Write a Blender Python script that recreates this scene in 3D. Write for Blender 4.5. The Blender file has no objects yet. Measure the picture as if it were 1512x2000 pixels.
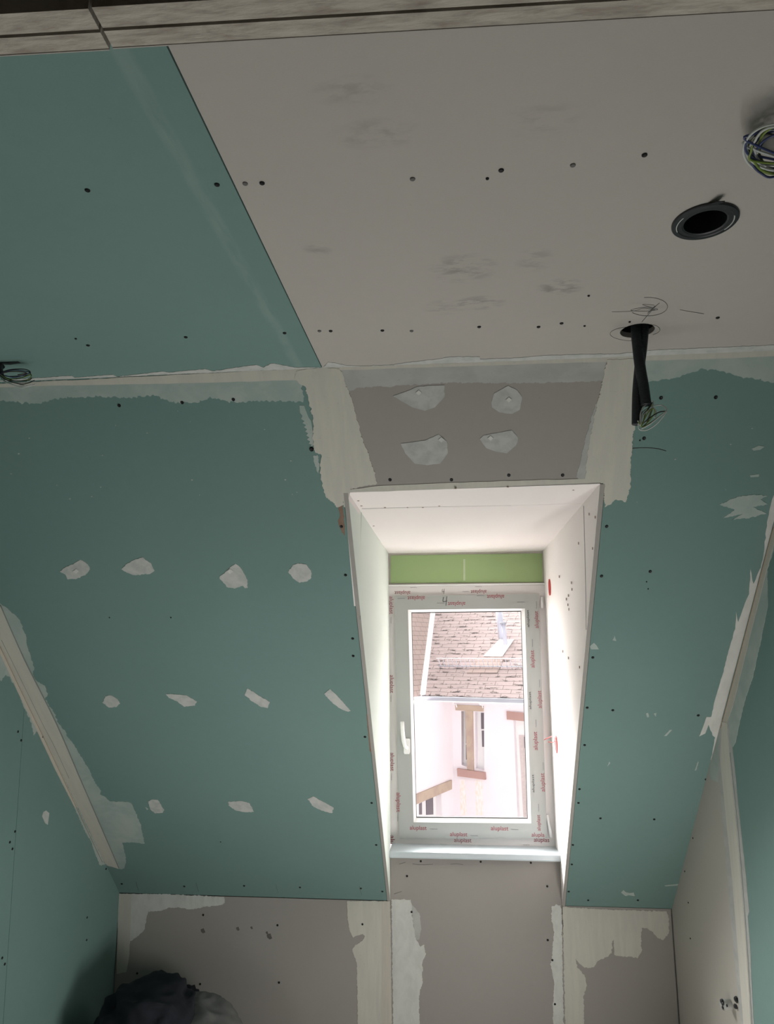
import bpy, bmesh, math, random
from mathutils import Vector, Matrix, noise
from mathutils.geometry import tessellate_polygon

random.seed(7)
SC = bpy.context.scene
COL = SC.collection

# ------------------------------------------------------------------ camera
CZ = 1.74
YAW, PITCH, ROLL, FPX = -0.0950, 0.1881, -0.0032, 1420.8
def cam_axes():
    cy, sy, cp, sp = math.cos(YAW), math.sin(YAW), math.cos(PITCH), math.sin(PITCH)
    f = Vector((sy*cp, cy*cp, sp)); r = Vector((cy, -sy, 0)); u = r.cross(f)
    cr, sr = math.cos(ROLL), math.sin(ROLL)
    return cr*r+sr*u, -sr*r+cr*u, f
CR, CU, CF = cam_axes()
CP = Vector((0, 0, CZ))
cam = bpy.data.cameras.new('camera'); camo = bpy.data.objects.new('camera', cam); COL.objects.link(camo)
m = Matrix.Identity(4)
for i in range(3):
    m[i][0] = CR[i]; m[i][1] = CU[i]; m[i][2] = -CF[i]; m[i][3] = CP[i]
camo.matrix_world = m
cam.sensor_fit = 'VERTICAL'; cam.sensor_height = 36.0; cam.lens = FPX/2000*36; cam.clip_start = 0.02; cam.clip_end = 200
SC.camera = camo

# ------------------------------------------------------------------ light
SC.view_settings.view_transform = 'Standard'; SC.view_settings.look = 'None'
SC.view_settings.gamma = 1; SC.view_settings.use_curve_mapping = False
SC.view_settings.exposure = 0.0
SKY_BASE, SKY_BRIGHT = 1.35, 47.0      # overcast sky, much brighter on the far side of the house across the yard
w = bpy.data.worlds.new('sky'); SC.world = w; w.use_nodes = True
wn = w.node_tree.nodes; wl_ = w.node_tree.links; bg = wn['Background']; bg.inputs[0].default_value = (1.0, 0.975, 0.965, 1)
_tc = wn.new('ShaderNodeTexCoord'); _dp = wn.new('ShaderNodeVectorMath'); _dp.operation = 'DOT_PRODUCT'; wl_.new(_tc.outputs['Generated'], _dp.inputs[0])
_dp.inputs[1].default_value = Vector((-0.35, 0.85, 0.50)).normalized()
_mr = wn.new('ShaderNodeMapRange'); _mr.interpolation_type = 'SMOOTHSTEP'; wl_.new(_dp.outputs['Value'], _mr.inputs[0])
_mr.inputs[1].default_value = 0.55; _mr.inputs[2].default_value = 0.95; _mr.inputs[3].default_value = SKY_BASE; _mr.inputs[4].default_value = SKY_BRIGHT
wl_.new(_mr.outputs[0], bg.inputs[1])
def area(name, loc, target, sx, sy, power, color=(1, 1, 1), portal=False, spread=math.pi):
    l = bpy.data.lights.new(name, 'AREA'); l.shape = 'RECTANGLE'; l.size = sx; l.size_y = sy; l.energy = power; l.color = color
    l.spread = spread
    if portal: l.cycles.is_portal = True
    o = bpy.data.objects.new(name, l); COL.objects.link(o); o.location = loc
    o.rotation_euler = (Vector(target)-Vector(loc)).to_track_quat('-Z', 'Y').to_euler()
    return o
area('window_portal', (0.043, 3.62, CZ-0.28), (0.043, 0, CZ-0.28), 0.75, 1.2, 1, portal=True)
# unseen area lights added low in the room as fill: right, middle and left
area('fill_light_right', (.7, 1.9, .3), (-1.5, 2.3, 0.8), .5, .5, 14.5, (1.0, 0.975, 0.95))
area('fill_light_low', (.0, 1.3, .25), (.1, 1.3, 2.4), 1.3, 1.0, 10, (1.0, 0.975, 0.95))
area('fill_light_left', (-1.3, 1.7, .3), (0.8, 1.9, 1.0), .5, .5, 3, (1.0, 0.98, 0.96))

# ------------------------------------------------------------------ materials
def lin(c): return tuple(((x/255+0.055)/1.055)**2.4 if x > 10 else x/255/12.92 for x in c)
class NT:
    def __init__(s, name):
        s.m = bpy.data.materials.new(name); s.m.use_nodes = True; s.t = s.m.node_tree; s.n = s.t.nodes; s.l = s.t.links
        s.b = s.n['Principled BSDF']; s.out = s.n['Material Output']
    def new(s, k, **kw):
        o = s.n.new(k)
        for a, v in kw.items(): setattr(o, a, v)
        return o
    def val(s, sock, v):
        if isinstance(v, bpy.types.NodeSocket): s.l.new(v, sock)
        else: sock.default_value = v
    def math(s, op, a, b=0.0, c=None, clamp=False):
        o = s.new('ShaderNodeMath', operation=op, use_clamp=clamp); s.val(o.inputs[0], a); s.val(o.inputs[1], b)
        if c is not None: s.val(o.inputs[2], c)
        return o.outputs[0]
    def mix(s, f, a, b):
        o = s.new('ShaderNodeMix', data_type='RGBA'); s.val(o.inputs[0], f)
        s.val(o.inputs[6], a if isinstance(a, bpy.types.NodeSocket) else (*a[:3], 1)); s.val(o.inputs[7], b if isinstance(b, bpy.types.NodeSocket) else (*b[:3], 1))
        return o.outputs[2]
    def coord(s, scale=(1, 1, 1), kind='Object', rot=(0, 0, 0)):
        tc = s.new('ShaderNodeTexCoord'); mp = s.new('ShaderNodeMapping'); mp.inputs['Scale'].default_value = scale; mp.inputs['Rotation'].default_value = rot
        s.l.new(tc.outputs[kind], mp.inputs[0]); return mp.outputs[0]
    def noise(s, co, scale, detail=4, rough=.55, dist=0):
        o = s.new('ShaderNodeTexNoise'); s.l.new(co, o.inputs['Vector']); o.inputs['Scale'].default_value = scale
        o.inputs['Detail'].default_value = detail; o.inputs['Roughness'].default_value = rough; o.inputs['Distortion'].default_value = dist
        return o.outputs[0]
    def ramp(s, f, lo, hi):
        o = s.new('ShaderNodeMapRange', interpolation_type='SMOOTHSTEP'); s.val(o.inputs[0], f); o.inputs[1].default_value = lo; o.inputs[2].default_value = hi
        return o.outputs[0]
    def bump(s, h, strength, dist=.002):
        o = s.new('ShaderNodeBump'); s.val(o.inputs['Height'], h); o.inputs['Strength'].default_value = strength; o.inputs['Distance'].default_value = dist
        s.l.new(o.outputs[0], s.b.inputs['Normal'])
def plain(name, col, rough=.6, metal=0, spec=.5, var=.06, nscale=40):
    t = NT(name); co = t.coord()
    n = t.noise(co, nscale, 3)
    t.l.new(t.mix(n, tuple(c*(1-var) for c in col), tuple(min(1, c*(1+var)) for c in col)), t.b.inputs['Base Color'])
    t.b.inputs['Roughness'].default_value = rough; t.b.inputs['Metallic'].default_value = metal; t.b.inputs['Specular IOR Level'].default_value = spec
    return t.m
def board(name, col, stains=(), streak=None, mott=.10, coarse=.08):
    """gypsum board paper: fine fibre grain, faint wide mottling, dirt marks"""
    t = NT(name); co = t.coord(); fib = t.coord((1, 3, 1))
    fine = t.noise(fib, 260, 3, .7); mid = t.noise(co, 38, 3, .6); big = t.noise(co, 2.3, 3, .5)
    f = t.math('ADD', t.math('MULTIPLY', fine, mott), t.math('MULTIPLY', big, coarse)); f = t.math('ADD', f, t.math('MULTIPLY', mid, mott*.4))
    f = t.math('ADD', f, 1-(mott*1.4+coarse)/2)
    vm = t.new('ShaderNodeVectorMath', operation='SCALE'); vm.inputs[0].default_value = col; t.l.new(f, vm.inputs['Scale'])
    c = vm.outputs[0]
    # sparse dirt specks
    sp = t.ramp(t.noise(co, 90, 2, .5), .74, .80)
    c = t.mix(t.math('MULTIPLY', sp, .25), c, tuple(x*.45 for x in col))
    g = t.new('ShaderNodeNewGeometry'); sep = t.new('ShaderNodeSeparateXYZ'); t.l.new(g.outputs['Position'], sep.inputs[0])
    for (p, r, amt, ang) in stains:
        dx = t.math('SUBTRACT', sep.outputs[0], p[0]); dy = t.math('SUBTRACT', sep.outputs[1], p[1]); dz = t.math('SUBTRACT', sep.outputs[2], p[2])
        q = t.math('ADD', t.math('POWER', t.math('DIVIDE', dx, r[0]), 2), t.math('POWER', t.math('DIVIDE', dy, r[1]), 2))
        q = t.math('ADD', q, t.math('POWER', t.math('DIVIDE', dz, r[1]), 2))
        k = t.math('SUBTRACT', 1.0, q, clamp=True)
        nz = t.ramp(t.noise(t.coord((1, 2.2, 1), rot=(0, 0, ang)), 22, 4, .6), .42, .66)
        k = t.math('MULTIPLY', t.math('MULTIPLY', k, nz), amt)
        c = t.mix(k, c, tuple(x*.42 for x in col))
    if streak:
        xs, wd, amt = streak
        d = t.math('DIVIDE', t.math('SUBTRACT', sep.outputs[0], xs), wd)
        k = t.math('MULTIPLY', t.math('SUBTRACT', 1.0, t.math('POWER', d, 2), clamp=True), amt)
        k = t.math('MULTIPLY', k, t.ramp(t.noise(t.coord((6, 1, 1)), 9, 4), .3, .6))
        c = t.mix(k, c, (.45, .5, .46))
    t.l.new(c, t.b.inputs['Base Color']); t.b.inputs['Roughness'].default_value = .92; t.b.inputs['Specular IOR Level'].default_value = .25
    t.bump(fine, .12, .0006)
    return t.m
def filler(name, ca, cb, streak=(1, 6, 1), lo=.38, hi=.62, bumpy=.35, scale=14):
    t = NT(name); co = t.coord(streak)
    n = t.noise(co, scale, 5, .6, .4); k = t.ramp(n, lo, hi)
    sm = t.noise(t.coord(), 120, 3)
    c = t.mix(k, ca, cb); c = t.mix(t.math('MULTIPLY', t.ramp(sm, .62, .72), .25), c, tuple(x*.7 for x in ca))
    t.l.new(c, t.b.inputs['Base Color']); t.b.inputs['Roughness'].default_value = .85; t.b.inputs['Specular IOR Level'].default_value = .3
    t.bump(t.noise(t.coord(streak), 40, 4), bumpy, .002)
    return t.m
GREEN = (.160, .254, .236); GREY = (.325, .303, .282)
FIL = (.56, .54, .475); FILW = (.60, .60, .57)
M = {}
def ceil_pt(u, v):
    d = CF + CR*(u-756)/FPX - CU*(v-1000)/FPX; return CP + d*((0.7011)/d.z)
cst = []
for (u, v, rx, ry, a) in [(905, 525, .07, .06, .55), (1095, 562, .05, .04, .75), (935, 592, .06, .035, .6), (735, 262, .07, .035, .35), (690, 178, .06, .03, .3),
                          (1045, 508, .04, .05, .35), (620, 488, .03, .03, .4), (1260, 600, .06, .03, .3), (870, 600, .05, .04, .35), (1060, 235, .06, .04, .25)]:
    p = ceil_pt(u, v); cst.append(((p.x, p.y, p.z), (rx, ry), a, .6))
M['ceil_grey'] = board('grey_board_ceiling', (.42, .395, .365), cst, mott=.12)
M['green'] = board('green_board', GREEN, mott=.16, coarse=.12)
M['green_ceil'] = board('green_board_ceiling', (.160, .254, .236), streak=(-.385, .016, .14), mott=.16, coarse=.14)  # pale streak paints dust plus the sheen of the tapered board edge
M['grey'] = board('grey_board', GREY, mott=.12)
M['pale'] = board('pale_grey_board', (.43, .405, .365), mott=.12)
M['lining'] = board('white_lining', (.80, .755, .735), mott=.04, coarse=.03)
M['lining_g'] = board('white_green_lining', (.68, .74, .68), mott=.04, coarse=.08)
M['edge'] = plain('board_edge', (.33, .315, .29), .9)
M['trim'] = plain('grey_trim', (.50, .47, .43), .9)
M['fil'] = filler('joint_filler', FIL, (.515, .50, .45), (5, .7, 1), .3, .7, .15, 8)
M['filw'] = filler('white_filler', FILW, (.53, .535, .505), (2, 1, 1), .35, .7, .2)
M['fil_green'] = filler('thin_filler_over_green', (.31, .39, .365), (.41, .455, .43), (1, 1, 1), .3, .7, .15, 9)
M['fil_grey'] = filler('thin_filler_over_grey', (.375, .375, .36), (.445, .445, .425), (1, 1.5, 1), .3, .7, .15, 9)
M['patch'] = filler('patch_filler', (.50, .50, .48), (.40, .42, .40), (1, 1, 1), .35, .7, .25, 30)
M['patchg'] = filler('patch_filler_grey', (.47, .47, .455), (.38, .385, .37), (1, 1, 1), .35, .7, .25, 30)
M['tape'] = filler('paper_tape', (.54, .495, .425), (.49, .465, .41), (6, .6, 1), .3, .7, .15)
M['screw'] = plain('black_screw', (.012, .012, .013), .5, .6)
M['screwf'] = plain('grey_screw_hole', (.13, .125, .12), .8)
M['pencil'] = plain('pencil', (.10, .10, .10), .7)
M['bruise'] = plain('torn_paper', (.12, .11, .10), .95, var=.4)
M['brown'] = plain('bare_core_brown', (.23, .15, .11), .95, var=.3)
M['black'] = plain('black_plastic', (.012, .013, .016), .42)
M['conduit'] = plain('conduit_plastic', (.018, .019, .026), .45)
M['w_gy'] = plain('wire_green_yellow', (.16, .22, .04), .45, var=.5, nscale=300)
M['w_white'] = plain('wire_white', (.50, .52, .50), .4)
M['w_blue'] = plain('wire_blue', (.03, .04, .12), .4)
M['w_black'] = plain('wire_black', (.012, .012, .012), .4)
M['w_brown'] = plain('wire_brown', (.10, .05, .03), .4)
M['red'] = plain('red_plastic', (.50, .035, .03), .45)
M['pvc'] = plain('white_pvc', (.80, .80, .79), .32, var=.01)
M['film'] = plain('protective_film', (.74, .71, .70), .38, var=.02, nscale=8)
M['sashfilm'] = plain('sash_film', (.37, .385, .37), .38, var=.03, nscale=8)
M['bead'] = plain('bead_pvc', (.82, .81, .81), .3, var=.01)
M['seal'] = plain('black_seal', (.03, .03, .03), .6)
M['sill'] = plain('sill_pvc', (.50, .56, .59), .35, var=.02)
M['gfilm'] = board('green_film_panel', (.33, .445, .215), mott=.03, coarse=.06)
M['ink_red'] = plain('ink_red', (.27, .045, .06), .6)
M['ink_black'] = plain('ink_black', (.04, .04, .04), .6)
M['wood'] = plain('dark_wood', (.05, .026, .018), .85, var=.4, nscale=14)
M['rough_edge'] = filler('raw_gypsum_edge', (.50, .46, .40), (.30, .26, .22), (1, 4, 1), .35, .75, .8, 34)
M['cloth'] = plain('dark_cloth', (.010, .012, .018), .95, var=.5)
M['sack'] = plain('grey_sack', (.12, .12, .115), .8, var=.3)
M['floor'] = plain('screed', (.52, .49, .45), .9, var=.15, nscale=6)
M['shell'] = plain('masonry_core', (.25, .24, .22), .95)
M['plaster'] = filler('house_plaster', (.88, .82, .86), (.80, .75, .79), (1, .6, 1), .3, .8, .1, .8)
M['stone'] = filler('window_stone', (.52, .42, .33), (.44, .33, .28), (1, 1, 1), .4, .65, .2, 3)
M['stonep'] = plain('pink_stone', (.46, .29, .26), .9, var=.1, nscale=4)
M['zinc'] = plain('zinc', (.42, .44, .50), .5, .0, var=.12, nscale=3)
M['pipe'] = plain('flue_metal', (.62, .64, .74), .5, .0, var=.05)
M['flash'] = plain('white_flashing', (.93, .93, .93), .5, var=.02)
M['whitepaint'] = plain('white_paint', (.85, .84, .84), .5, var=.02)
M['dpane'] = plain('dark_pane', (.16, .14, .16), .3)
M['curtain'] = plain('curtain', (.62, .54, .53), .8, var=.2, nscale=20)
M['yard'] = plain('courtyard', (.55, .52, .50), .9)
t = NT('window_glass'); g = t.new('ShaderNodeBsdfGlossy'); g.inputs['Roughness'].default_value = .02
tr = t.new('ShaderNodeBsdfTransparent'); mx = t.new('ShaderNodeMixShader'); mx.inputs[0].default_value = .04
t.l.new(tr.outputs[0], mx.inputs[1]); t.l.new(g.outputs[0], mx.inputs[2]); t.l.new(mx.outputs[0], t.out.inputs[0]); M['glass'] = t.m
t = NT('roof_tiles'); co0 = t.coord(); wob = t.noise(co0, 2.2, 3)
vm = t.new('ShaderNodeVectorMath', operation='ADD'); t.l.new(co0, vm.inputs[0])
cx = t.new('ShaderNodeCombineXYZ'); t.l.new(t.math('MULTIPLY', t.math('SUBTRACT', wob, .5), .05), cx.inputs[1]); t.l.new(cx.outputs[0], vm.inputs[1])
br = t.new('ShaderNodeTexBrick'); t.l.new(vm.outputs[0], br.inputs['Vector']); br.inputs['Scale'].default_value = 1
for k, v in (('Mortar Size', .007), ('Brick Width', .42), ('Row Height', .125), ('Mortar Smooth', .3), ('Bias', -.3)): br.inputs[k].default_value = v
br.inputs['Color1'].default_value = (.37, .30, .29, 1); br.inputs['Color2'].default_value = (.33, .265, .255, 1); br.inputs['Mortar'].default_value = (.13, .10, .095, 1)
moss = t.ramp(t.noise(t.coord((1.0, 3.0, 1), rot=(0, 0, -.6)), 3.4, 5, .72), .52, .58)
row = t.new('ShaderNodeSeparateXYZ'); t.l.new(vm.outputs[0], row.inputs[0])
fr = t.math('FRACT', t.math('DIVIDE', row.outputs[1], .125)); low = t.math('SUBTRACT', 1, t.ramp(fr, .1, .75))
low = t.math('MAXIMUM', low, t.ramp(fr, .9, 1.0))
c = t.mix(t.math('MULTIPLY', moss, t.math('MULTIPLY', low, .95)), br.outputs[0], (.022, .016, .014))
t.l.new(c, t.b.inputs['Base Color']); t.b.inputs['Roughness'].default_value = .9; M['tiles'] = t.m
t = NT('tile_light'); br = t.new('ShaderNodeTexBrick'); t.l.new(t.coord(), br.inputs['Vector']); br.inputs['Scale'].default_value = 1
for k, v in (('Mortar Size', .006), ('Brick Width', .3), ('Row Height', .125)): br.inputs[k].default_value = v
br.inputs['Color1'].default_value = (.38, .30, .27, 1); br.inputs['Color2'].default_value = (.35, .275, .25, 1); br.inputs['Mortar'].default_value = (.17, .13, .12, 1)
t.l.new(br.outputs[0], t.b.inputs['Base Color']); t.b.inputs['Roughness'].default_value = .9; M['tiles2'] = t.m

# ------------------------------------------------------------------ helpers
def ray(u, v): return CF + CR*(u-756)/FPX - CU*(v-1000)/FPX
def mesh_obj(name, verts, faces, mat, parent=None, smooth=False, matrix=None):
    me = bpy.data.meshes.new(name); me.from_pydata([tuple(v) for v in verts], [], faces); me.materials.append(mat)
    bm = bmesh.new(); bm.from_mesh(me); bmesh.ops.recalc_face_normals(bm, faces=bm.faces); bm.to_mesh(me); bm.free()
    if smooth: me.polygons.foreach_set('use_smooth', [True]*len(me.polygons))
    o = bpy.data.objects.new(name, me); COL.objects.link(o)
    if matrix is not None: o.matrix_world = matrix
    if parent is not None:
        o.parent = parent; o.matrix_parent_inverse = parent.matrix_world.inverted()
    return o
def empty(name, loc=(0, 0, 0)):
    o = bpy.data.objects.new(name, None); COL.objects.link(o); o.location = loc; o.matrix_world = Matrix.Translation(loc); return o
def structure(o): o['kind'] = 'structure'; return o
def tag(o, label, cat, group=None):
    o['label'] = label; o['category'] = cat
    if group: o['group'] = group
    return o
class Plane:
    def __init__(s, o, a, n):
        s.o = Vector(o); s.a = Vector(a).normalized(); s.n = Vector(n).normalized(); s.b = s.n.cross(s.a)
        s.mat = Matrix.Identity(4)
        for i in range(3): s.mat[i][0] = s.a[i]; s.mat[i][1] = s.b[i]; s.mat[i][2] = s.n[i]; s.mat[i][3] = s.o[i]
    def hit(s, u, v, off=0):
        d = ray(u, v); q = s.o + s.n*off; t_ = s.n.dot(q-CP)/s.n.dot(d); return CP + d*t_
    def P(s, u, v): return s.W(s.hit(u, v))
    def W(s, p): q = Vector(p)-s.o; return (q.dot(s.a), q.dot(s.b))
def jag(poly, step, amp, seed=0):
    out = []; n = len(poly)
    if amp >= .002: step = min(step, .0035); amp *= 1.25
    for i in range(n):
        p = Vector(poly[i]); q = Vector(poly[(i+1) % n]); L = (q-p).length; k = max(1, int(L/step))
        nr = Vector((-(q-p).y, (q-p).x)).normalized() if L > 1e-9 else Vector((0, 0))
        for j in range(k):
            x = p.lerp(q, j/k)
            a = noise.noise(Vector((x.x*90+seed, x.y*90, seed*3.1)))*1.0 + noise.noise(Vector((x.x*260+seed, x.y*260, seed)))*.8 + (max(0, noise.noise(Vector((x.x*60-seed, x.y*60, 7+seed)))-.25)*3.0*noise.noise(Vector((x.x*420, x.y*420, seed))) if amp >= .002 else 0)
            out.append(tuple(x + nr*a*amp) if 0 < j else tuple(x+nr*a*amp*.4))
    return out
def sheet(name, pl, poly, mat, parent=None, h=0.0, t=0.0125, px=True, holes=(), j=None, seed=0):
    """flat slab lying in plane pl: room face at height h above it, thickness t"""
    pts = [pl.P(*p) for p in poly] if px else list(poly)
    if j: pts = jag(pts, j[0], j[1], seed)
    loops = [pts]+[list(hh) for hh in holes]
    flat = [p for lp in loops for p in lp]; n = len(flat)
    tris = tessellate_polygon([[Vector((p[0], p[1], 0)) for p in lp] for lp in loops])
    verts = [(p[0], p[1], h) for p in flat]+[(p[0], p[1], h-t) for p in flat]
    faces = [tuple(tr_) for tr_ in tris]+[tuple(i+n for i in reversed(tr_)) for tr_ in tris]
    k = 0
    for lp in loops:
        c = len(lp)
        for i in range(c):
            a, b = k+i, k+(i+1) % c; faces.append((a, b, b+n, a+n))
        k += c
    return mesh_obj(name, verts, faces, mat, parent, matrix=pl.mat)
def circ(c, r, n=40): return [(c[0]+r*math.cos(2*math.pi*i/n), c[1]+r*math.sin(2*math.pi*i/n)) for i in range(n)]
def prism(name, pts, vec, mat, parent=None):
    n = len(pts); v = [Vector(p) for p in pts]; vec = Vector(vec); vv = v+[p+vec for p in v]
    f = [tuple(range(n)), tuple(range(2*n-1, n-1, -1))]+[(i, (i+1) % n, (i+1) % n+n, i+n) for i in range(n)]
    return mesh_obj(name, vv, f, mat, parent)
def box(name, a, b, mat, parent=None):
    (x0, y0, z0), (x1, y1, z1) = a, b
    return prism(name, [(x0, y0, z0), (x1, y0, z0), (x1, y1, z0), (x0, y1, z0)], (0, 0, z1-z0), mat, parent)
def tube(name, pts, rad, mat, parent=None, seg=10, closed=False, radf=None, cap=True):
    pts = [Vector(p) for p in pts]; n = len(pts); verts = []; faces = []
    up = Vector((0.13, 0.31, 1)).normalized()
    for i, p in enumerate(pts):
        d = (pts[min(i+1, n-1)]-pts[max(i-1, 0)]).normalized()
        s = d.cross(up)
        if s.length < 1e-3: s = d.cross(Vector((1, 0, 0)))
        s.normalize(); u = s.cross(d); up = u; r = radf(i) if radf else rad
        for k in range(seg): a = 2*math.pi*k/seg; verts.append(p+s*(r*math.cos(a))+u*(r*math.sin(a)))
    for i in range(n-1):
        for k in range(seg): faces.append((i*seg+k, i*seg+(k+1) % seg, (i+1)*seg+(k+1) % seg, (i+1)*seg+k))
    if cap: faces += [tuple(range(seg))[::-1], tuple((n-1)*seg+k for k in range(seg))]
    return mesh_obj(name, verts, faces, mat, parent, smooth=True)
def spline(ctrl, n=8):
    c = [Vector(p) for p in ctrl]; out = []
    for i in range(len(c)-1):
        p0, p1, p2, p3 = c[max(i-1, 0)], c[i], c[i+1], c[min(i+2, len(c)-1)]
        for k in range(n):
            s = k/n; out.append(.5*((2*p1)+(-p0+p2)*s+(2*p0-5*p1+4*p2-p3)*s*s+(-p0+3*p1-3*p2+p3)*s**3))
    out.append(c[-1]); return out
def lathe(name, prof, center, mat, parent=None, seg=64, matrix=None):
    verts = []; faces = []; n = len(prof)
    for k in range(seg):
        a = 2*math.pi*k/seg
        for (r, z) in prof: verts.append((center[0]+r*math.cos(a), center[1]+r*math.sin(a), center[2]+z))
    for k in range(seg):
        for i in range(n):
            faces.append((k*n+i, ((k+1) % seg)*n+i, ((k+1) % seg)*n+(i+1) % n, k*n+(i+1) % n))
    return mesh_obj(name, verts, faces, mat, parent, smooth=False)
def ring4(name, outer, inner, depth, mat, parent=None):
    """mitred frame between two quads, extruded by depth"""
    d = Vector(depth); o = [Vector(p) for p in outer]; i_ = [Vector(p) for p in inner]
    v = o+i_+[p+d for p in o]+[Vector((p.x, (o[k]+d).y, p.z)) for k, p in enumerate(i_)]
    f = []
    for k in range(4):
        l = (k+1) % 4; f += [(k, l, 4+l, 4+k), (8+k, 8+l, 12+l, 12+k), (k, l, 8+l, 8+k), (4+k, 4+l, 12+l, 12+k)]
    return mesh_obj(name, v, f, mat, parent)
def screws(pl, pts, parent, r=.0042, mat='screw', name='screw', h=.0022):
    first = None
    for (u, v) in pts:
        p = pl.hit(u, v, .0)
        if first is None:
            vs = []; fs = []
            for (rr, hh) in ((r, -.002), (r, h-.0008), (r*.8, h), (r*.25, h-.0006)):
                for k in range(12): a = 2*math.pi*k/12; vs.append((rr*math.cos(a), rr*math.sin(a), hh))
            for q in range(3):
                for k in range(12): fs.append((q*12+k, q*12+(k+1) % 12, (q+1)*12+(k+1) % 12, (q+1)*12+k))
            fs.append(tuple(range(36, 48)))
            first = bpy.data.meshes.new(name); first.from_pydata(vs, [], fs); first.materials.append(M[mat])
        o = bpy.data.objects.new(name, first); COL.objects.link(o)
        mm = pl.mat.copy(); mm.translation = p; o.matrix_world = mm
        o.parent = parent; o.matrix_parent_inverse = parent.matrix_world.inverted()

# ------------------------------------------------------------------ dimensions
XL, XR, YK, YW = -1.5378, 0.8687, 3.40, 3.50
ZK = CZ-1.0656; TS = 1.0484; ZC = CZ+0.7011; YC = YK-(ZC-ZK)/TS
XW1, XW2, ZW0, ZW1, ZG = -0.3283, 0.4142, CZ-0.8574, CZ+0.3037, CZ+0.465
XJ = -0.3265
def sl(y): return ZK+(YK-y)*TS
P_ceil = Plane((0, 0, ZC), (1, 0, 0), (0, 0, -1))            # b = n x a = (0,-1,0)
P_slope = Plane((0, YK, ZK), (1, 0, 0), (0, -TS, -1))
P_knee = Plane((0, YK, 0), (1, 0, 0), (0, -1, 0))
P_left = Plane((XL, 0, 0), (0, 1, 0), (1, 0, 0))
P_right = Plane((XR, 0, 0), (0, -1, 0), (-1, 0, 0))
P_win = Plane((0, YW, 0), (1, 0, 0), (0, -1, 0))
P_sash = Plane((0, YW-.018, 0), (1, 0, 0), (0, -1, 0))
T1 = P_slope.hit(680, 962); T2 = P_slope.hit(1172, 945); B1 = P_slope.hit(762, 1757); B2 = P_slope.hit(1098, 1768)
B1 = Vector((B1.x, YK, ZK)); B2 = Vector((B2.x, YK, ZK))
YB = -1.75      # back of the landing

# ------------------------------------------------------------------ setting: floor, ceiling, walls
floor = structure(box('floor', (XL-.1, YB-.1, -.08), (XR+.1, YK+.02, 0), M['floor']))

ceil = structure(box('ceiling', (XL-.1, YB-.1, ZC+.16), (XR+.1, YC+.05, ZC+.26), M['shell']))
hole_col = P_ceil.P(1377, 431); hole_con = P_ceil.P(1245, 646); hole_l = P_ceil.P(4, 709)
hl = P_ceil.W(ceil_pt(-22, 712))
gap = .0012
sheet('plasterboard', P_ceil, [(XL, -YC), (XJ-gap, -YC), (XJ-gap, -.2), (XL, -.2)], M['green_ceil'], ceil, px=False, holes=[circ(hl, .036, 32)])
b = sheet('plasterboard', P_ceil, [(XJ+gap, -YC), (XR, -YC), (XR, -.2), (XJ+gap, -.2)], M['ceil_grey'], ceil, px=False, holes=[circ(hole_col, .047), circ(hole_con, .037, 32)])
b['label'] = 'grey ceiling board'
# dark batten behind the board joint
box('batten', (XJ-.03, .2, ZC+.0127), (XJ+.03, YC, ZC+.04), M['wood'], ceil)
screws(P_ceil, [(171, 371), (424, 360), (172, 674), (363, 658), (556, 650), (512, 357), (979, 332), (1259, 302), (646, 646), (747, 645), (936, 638), (1052, 638), (1097, 631), (1402, 620)], ceil, .0042)
screws(P_ceil, [(148, 661), (952, 348), (1150, 577), (1142, 636), (1230, 628)], ceil, .0026, name='small_screw')
screws(P_ceil, [(479, 358), (806, 349), (1119, 322), (624, 646), (804, 646)], ceil, .0042, 'screwf', name='filled_screw_hole')
# feathered filler on the ceiling along the joint with the slope
def cband(pts, seed): sheet('filler_feather', P_ceil, pts, M['patch'], ceil, h=.0012, t=.0012, j=(.012, .0022), seed=seed)
cband([(-30, 750), (-30, 744), (68, 738), (140, 733), (145, 737), (220, 731), (228, 735), (315, 725), (330, 727), (400, 720), (415, 724), (450, 719), (500, 712), (515, 717), (530, 709), (545, 711), (575, 717), (625, 717), (600, 719), (300, 732), (100, 743)], 3)
cband([(633, 717), (640, 707), (652, 708), (680, 714), (756, 714), (790, 708), (860, 700), (880, 696), (937, 696), (938, 701), (1000, 699), (1060, 694), (1150, 691), (1200, 691), (1280, 683), (1380, 679), (1540, 672), (1540, 683), (1200, 698), (860, 709)], 9)
# pencil scribbles around the conduit hole
def pencil(pl, pts, parent, r=.0005, n=7):
    ctrl = [pl.hit(u, v, .0006) for u, v in pts]
    return tube('pencil_mark', spline(ctrl, n), r, M['pencil'], parent, seg=4)
def ell(cx_, cy_, rx, ry, a0, a1, n=14): return [(cx_+rx*math.cos(math.radians(a0+(a1-a0)*i/n)), cy_+ry*math.sin(math.radians(a0+(a1-a0)*i/n))) for i in range(n+1)]
pencil(P_ceil, ell(1265, 599, 39, 18, -100, 140), ceil)
pencil(P_ceil, [(1195, 609), (1212, 609), (1240, 607), (1258, 602), (1280, 606), (1262, 600), (1232, 606), (1260, 608), (1285, 605)], ceil, .0004)
pencil(P_ceil, [(1288, 592), (1265, 612), (1280, 598), (1254, 629)], ceil, .0006)
pencil(P_ceil, [(1278, 596), (1255, 595), (1285, 604)], ceil, .0004)
pencil(P_ceil, ell(1240, 652, 48, 14, 95, 250), ceil, .0004)
pencil(P_ceil, ell(1262, 644, 27, 11, -70, 60), ceil, .0004)
pencil(P_ceil, [(1328, 605), (1350, 609), (1375, 613)], ceil, .0005)

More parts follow.
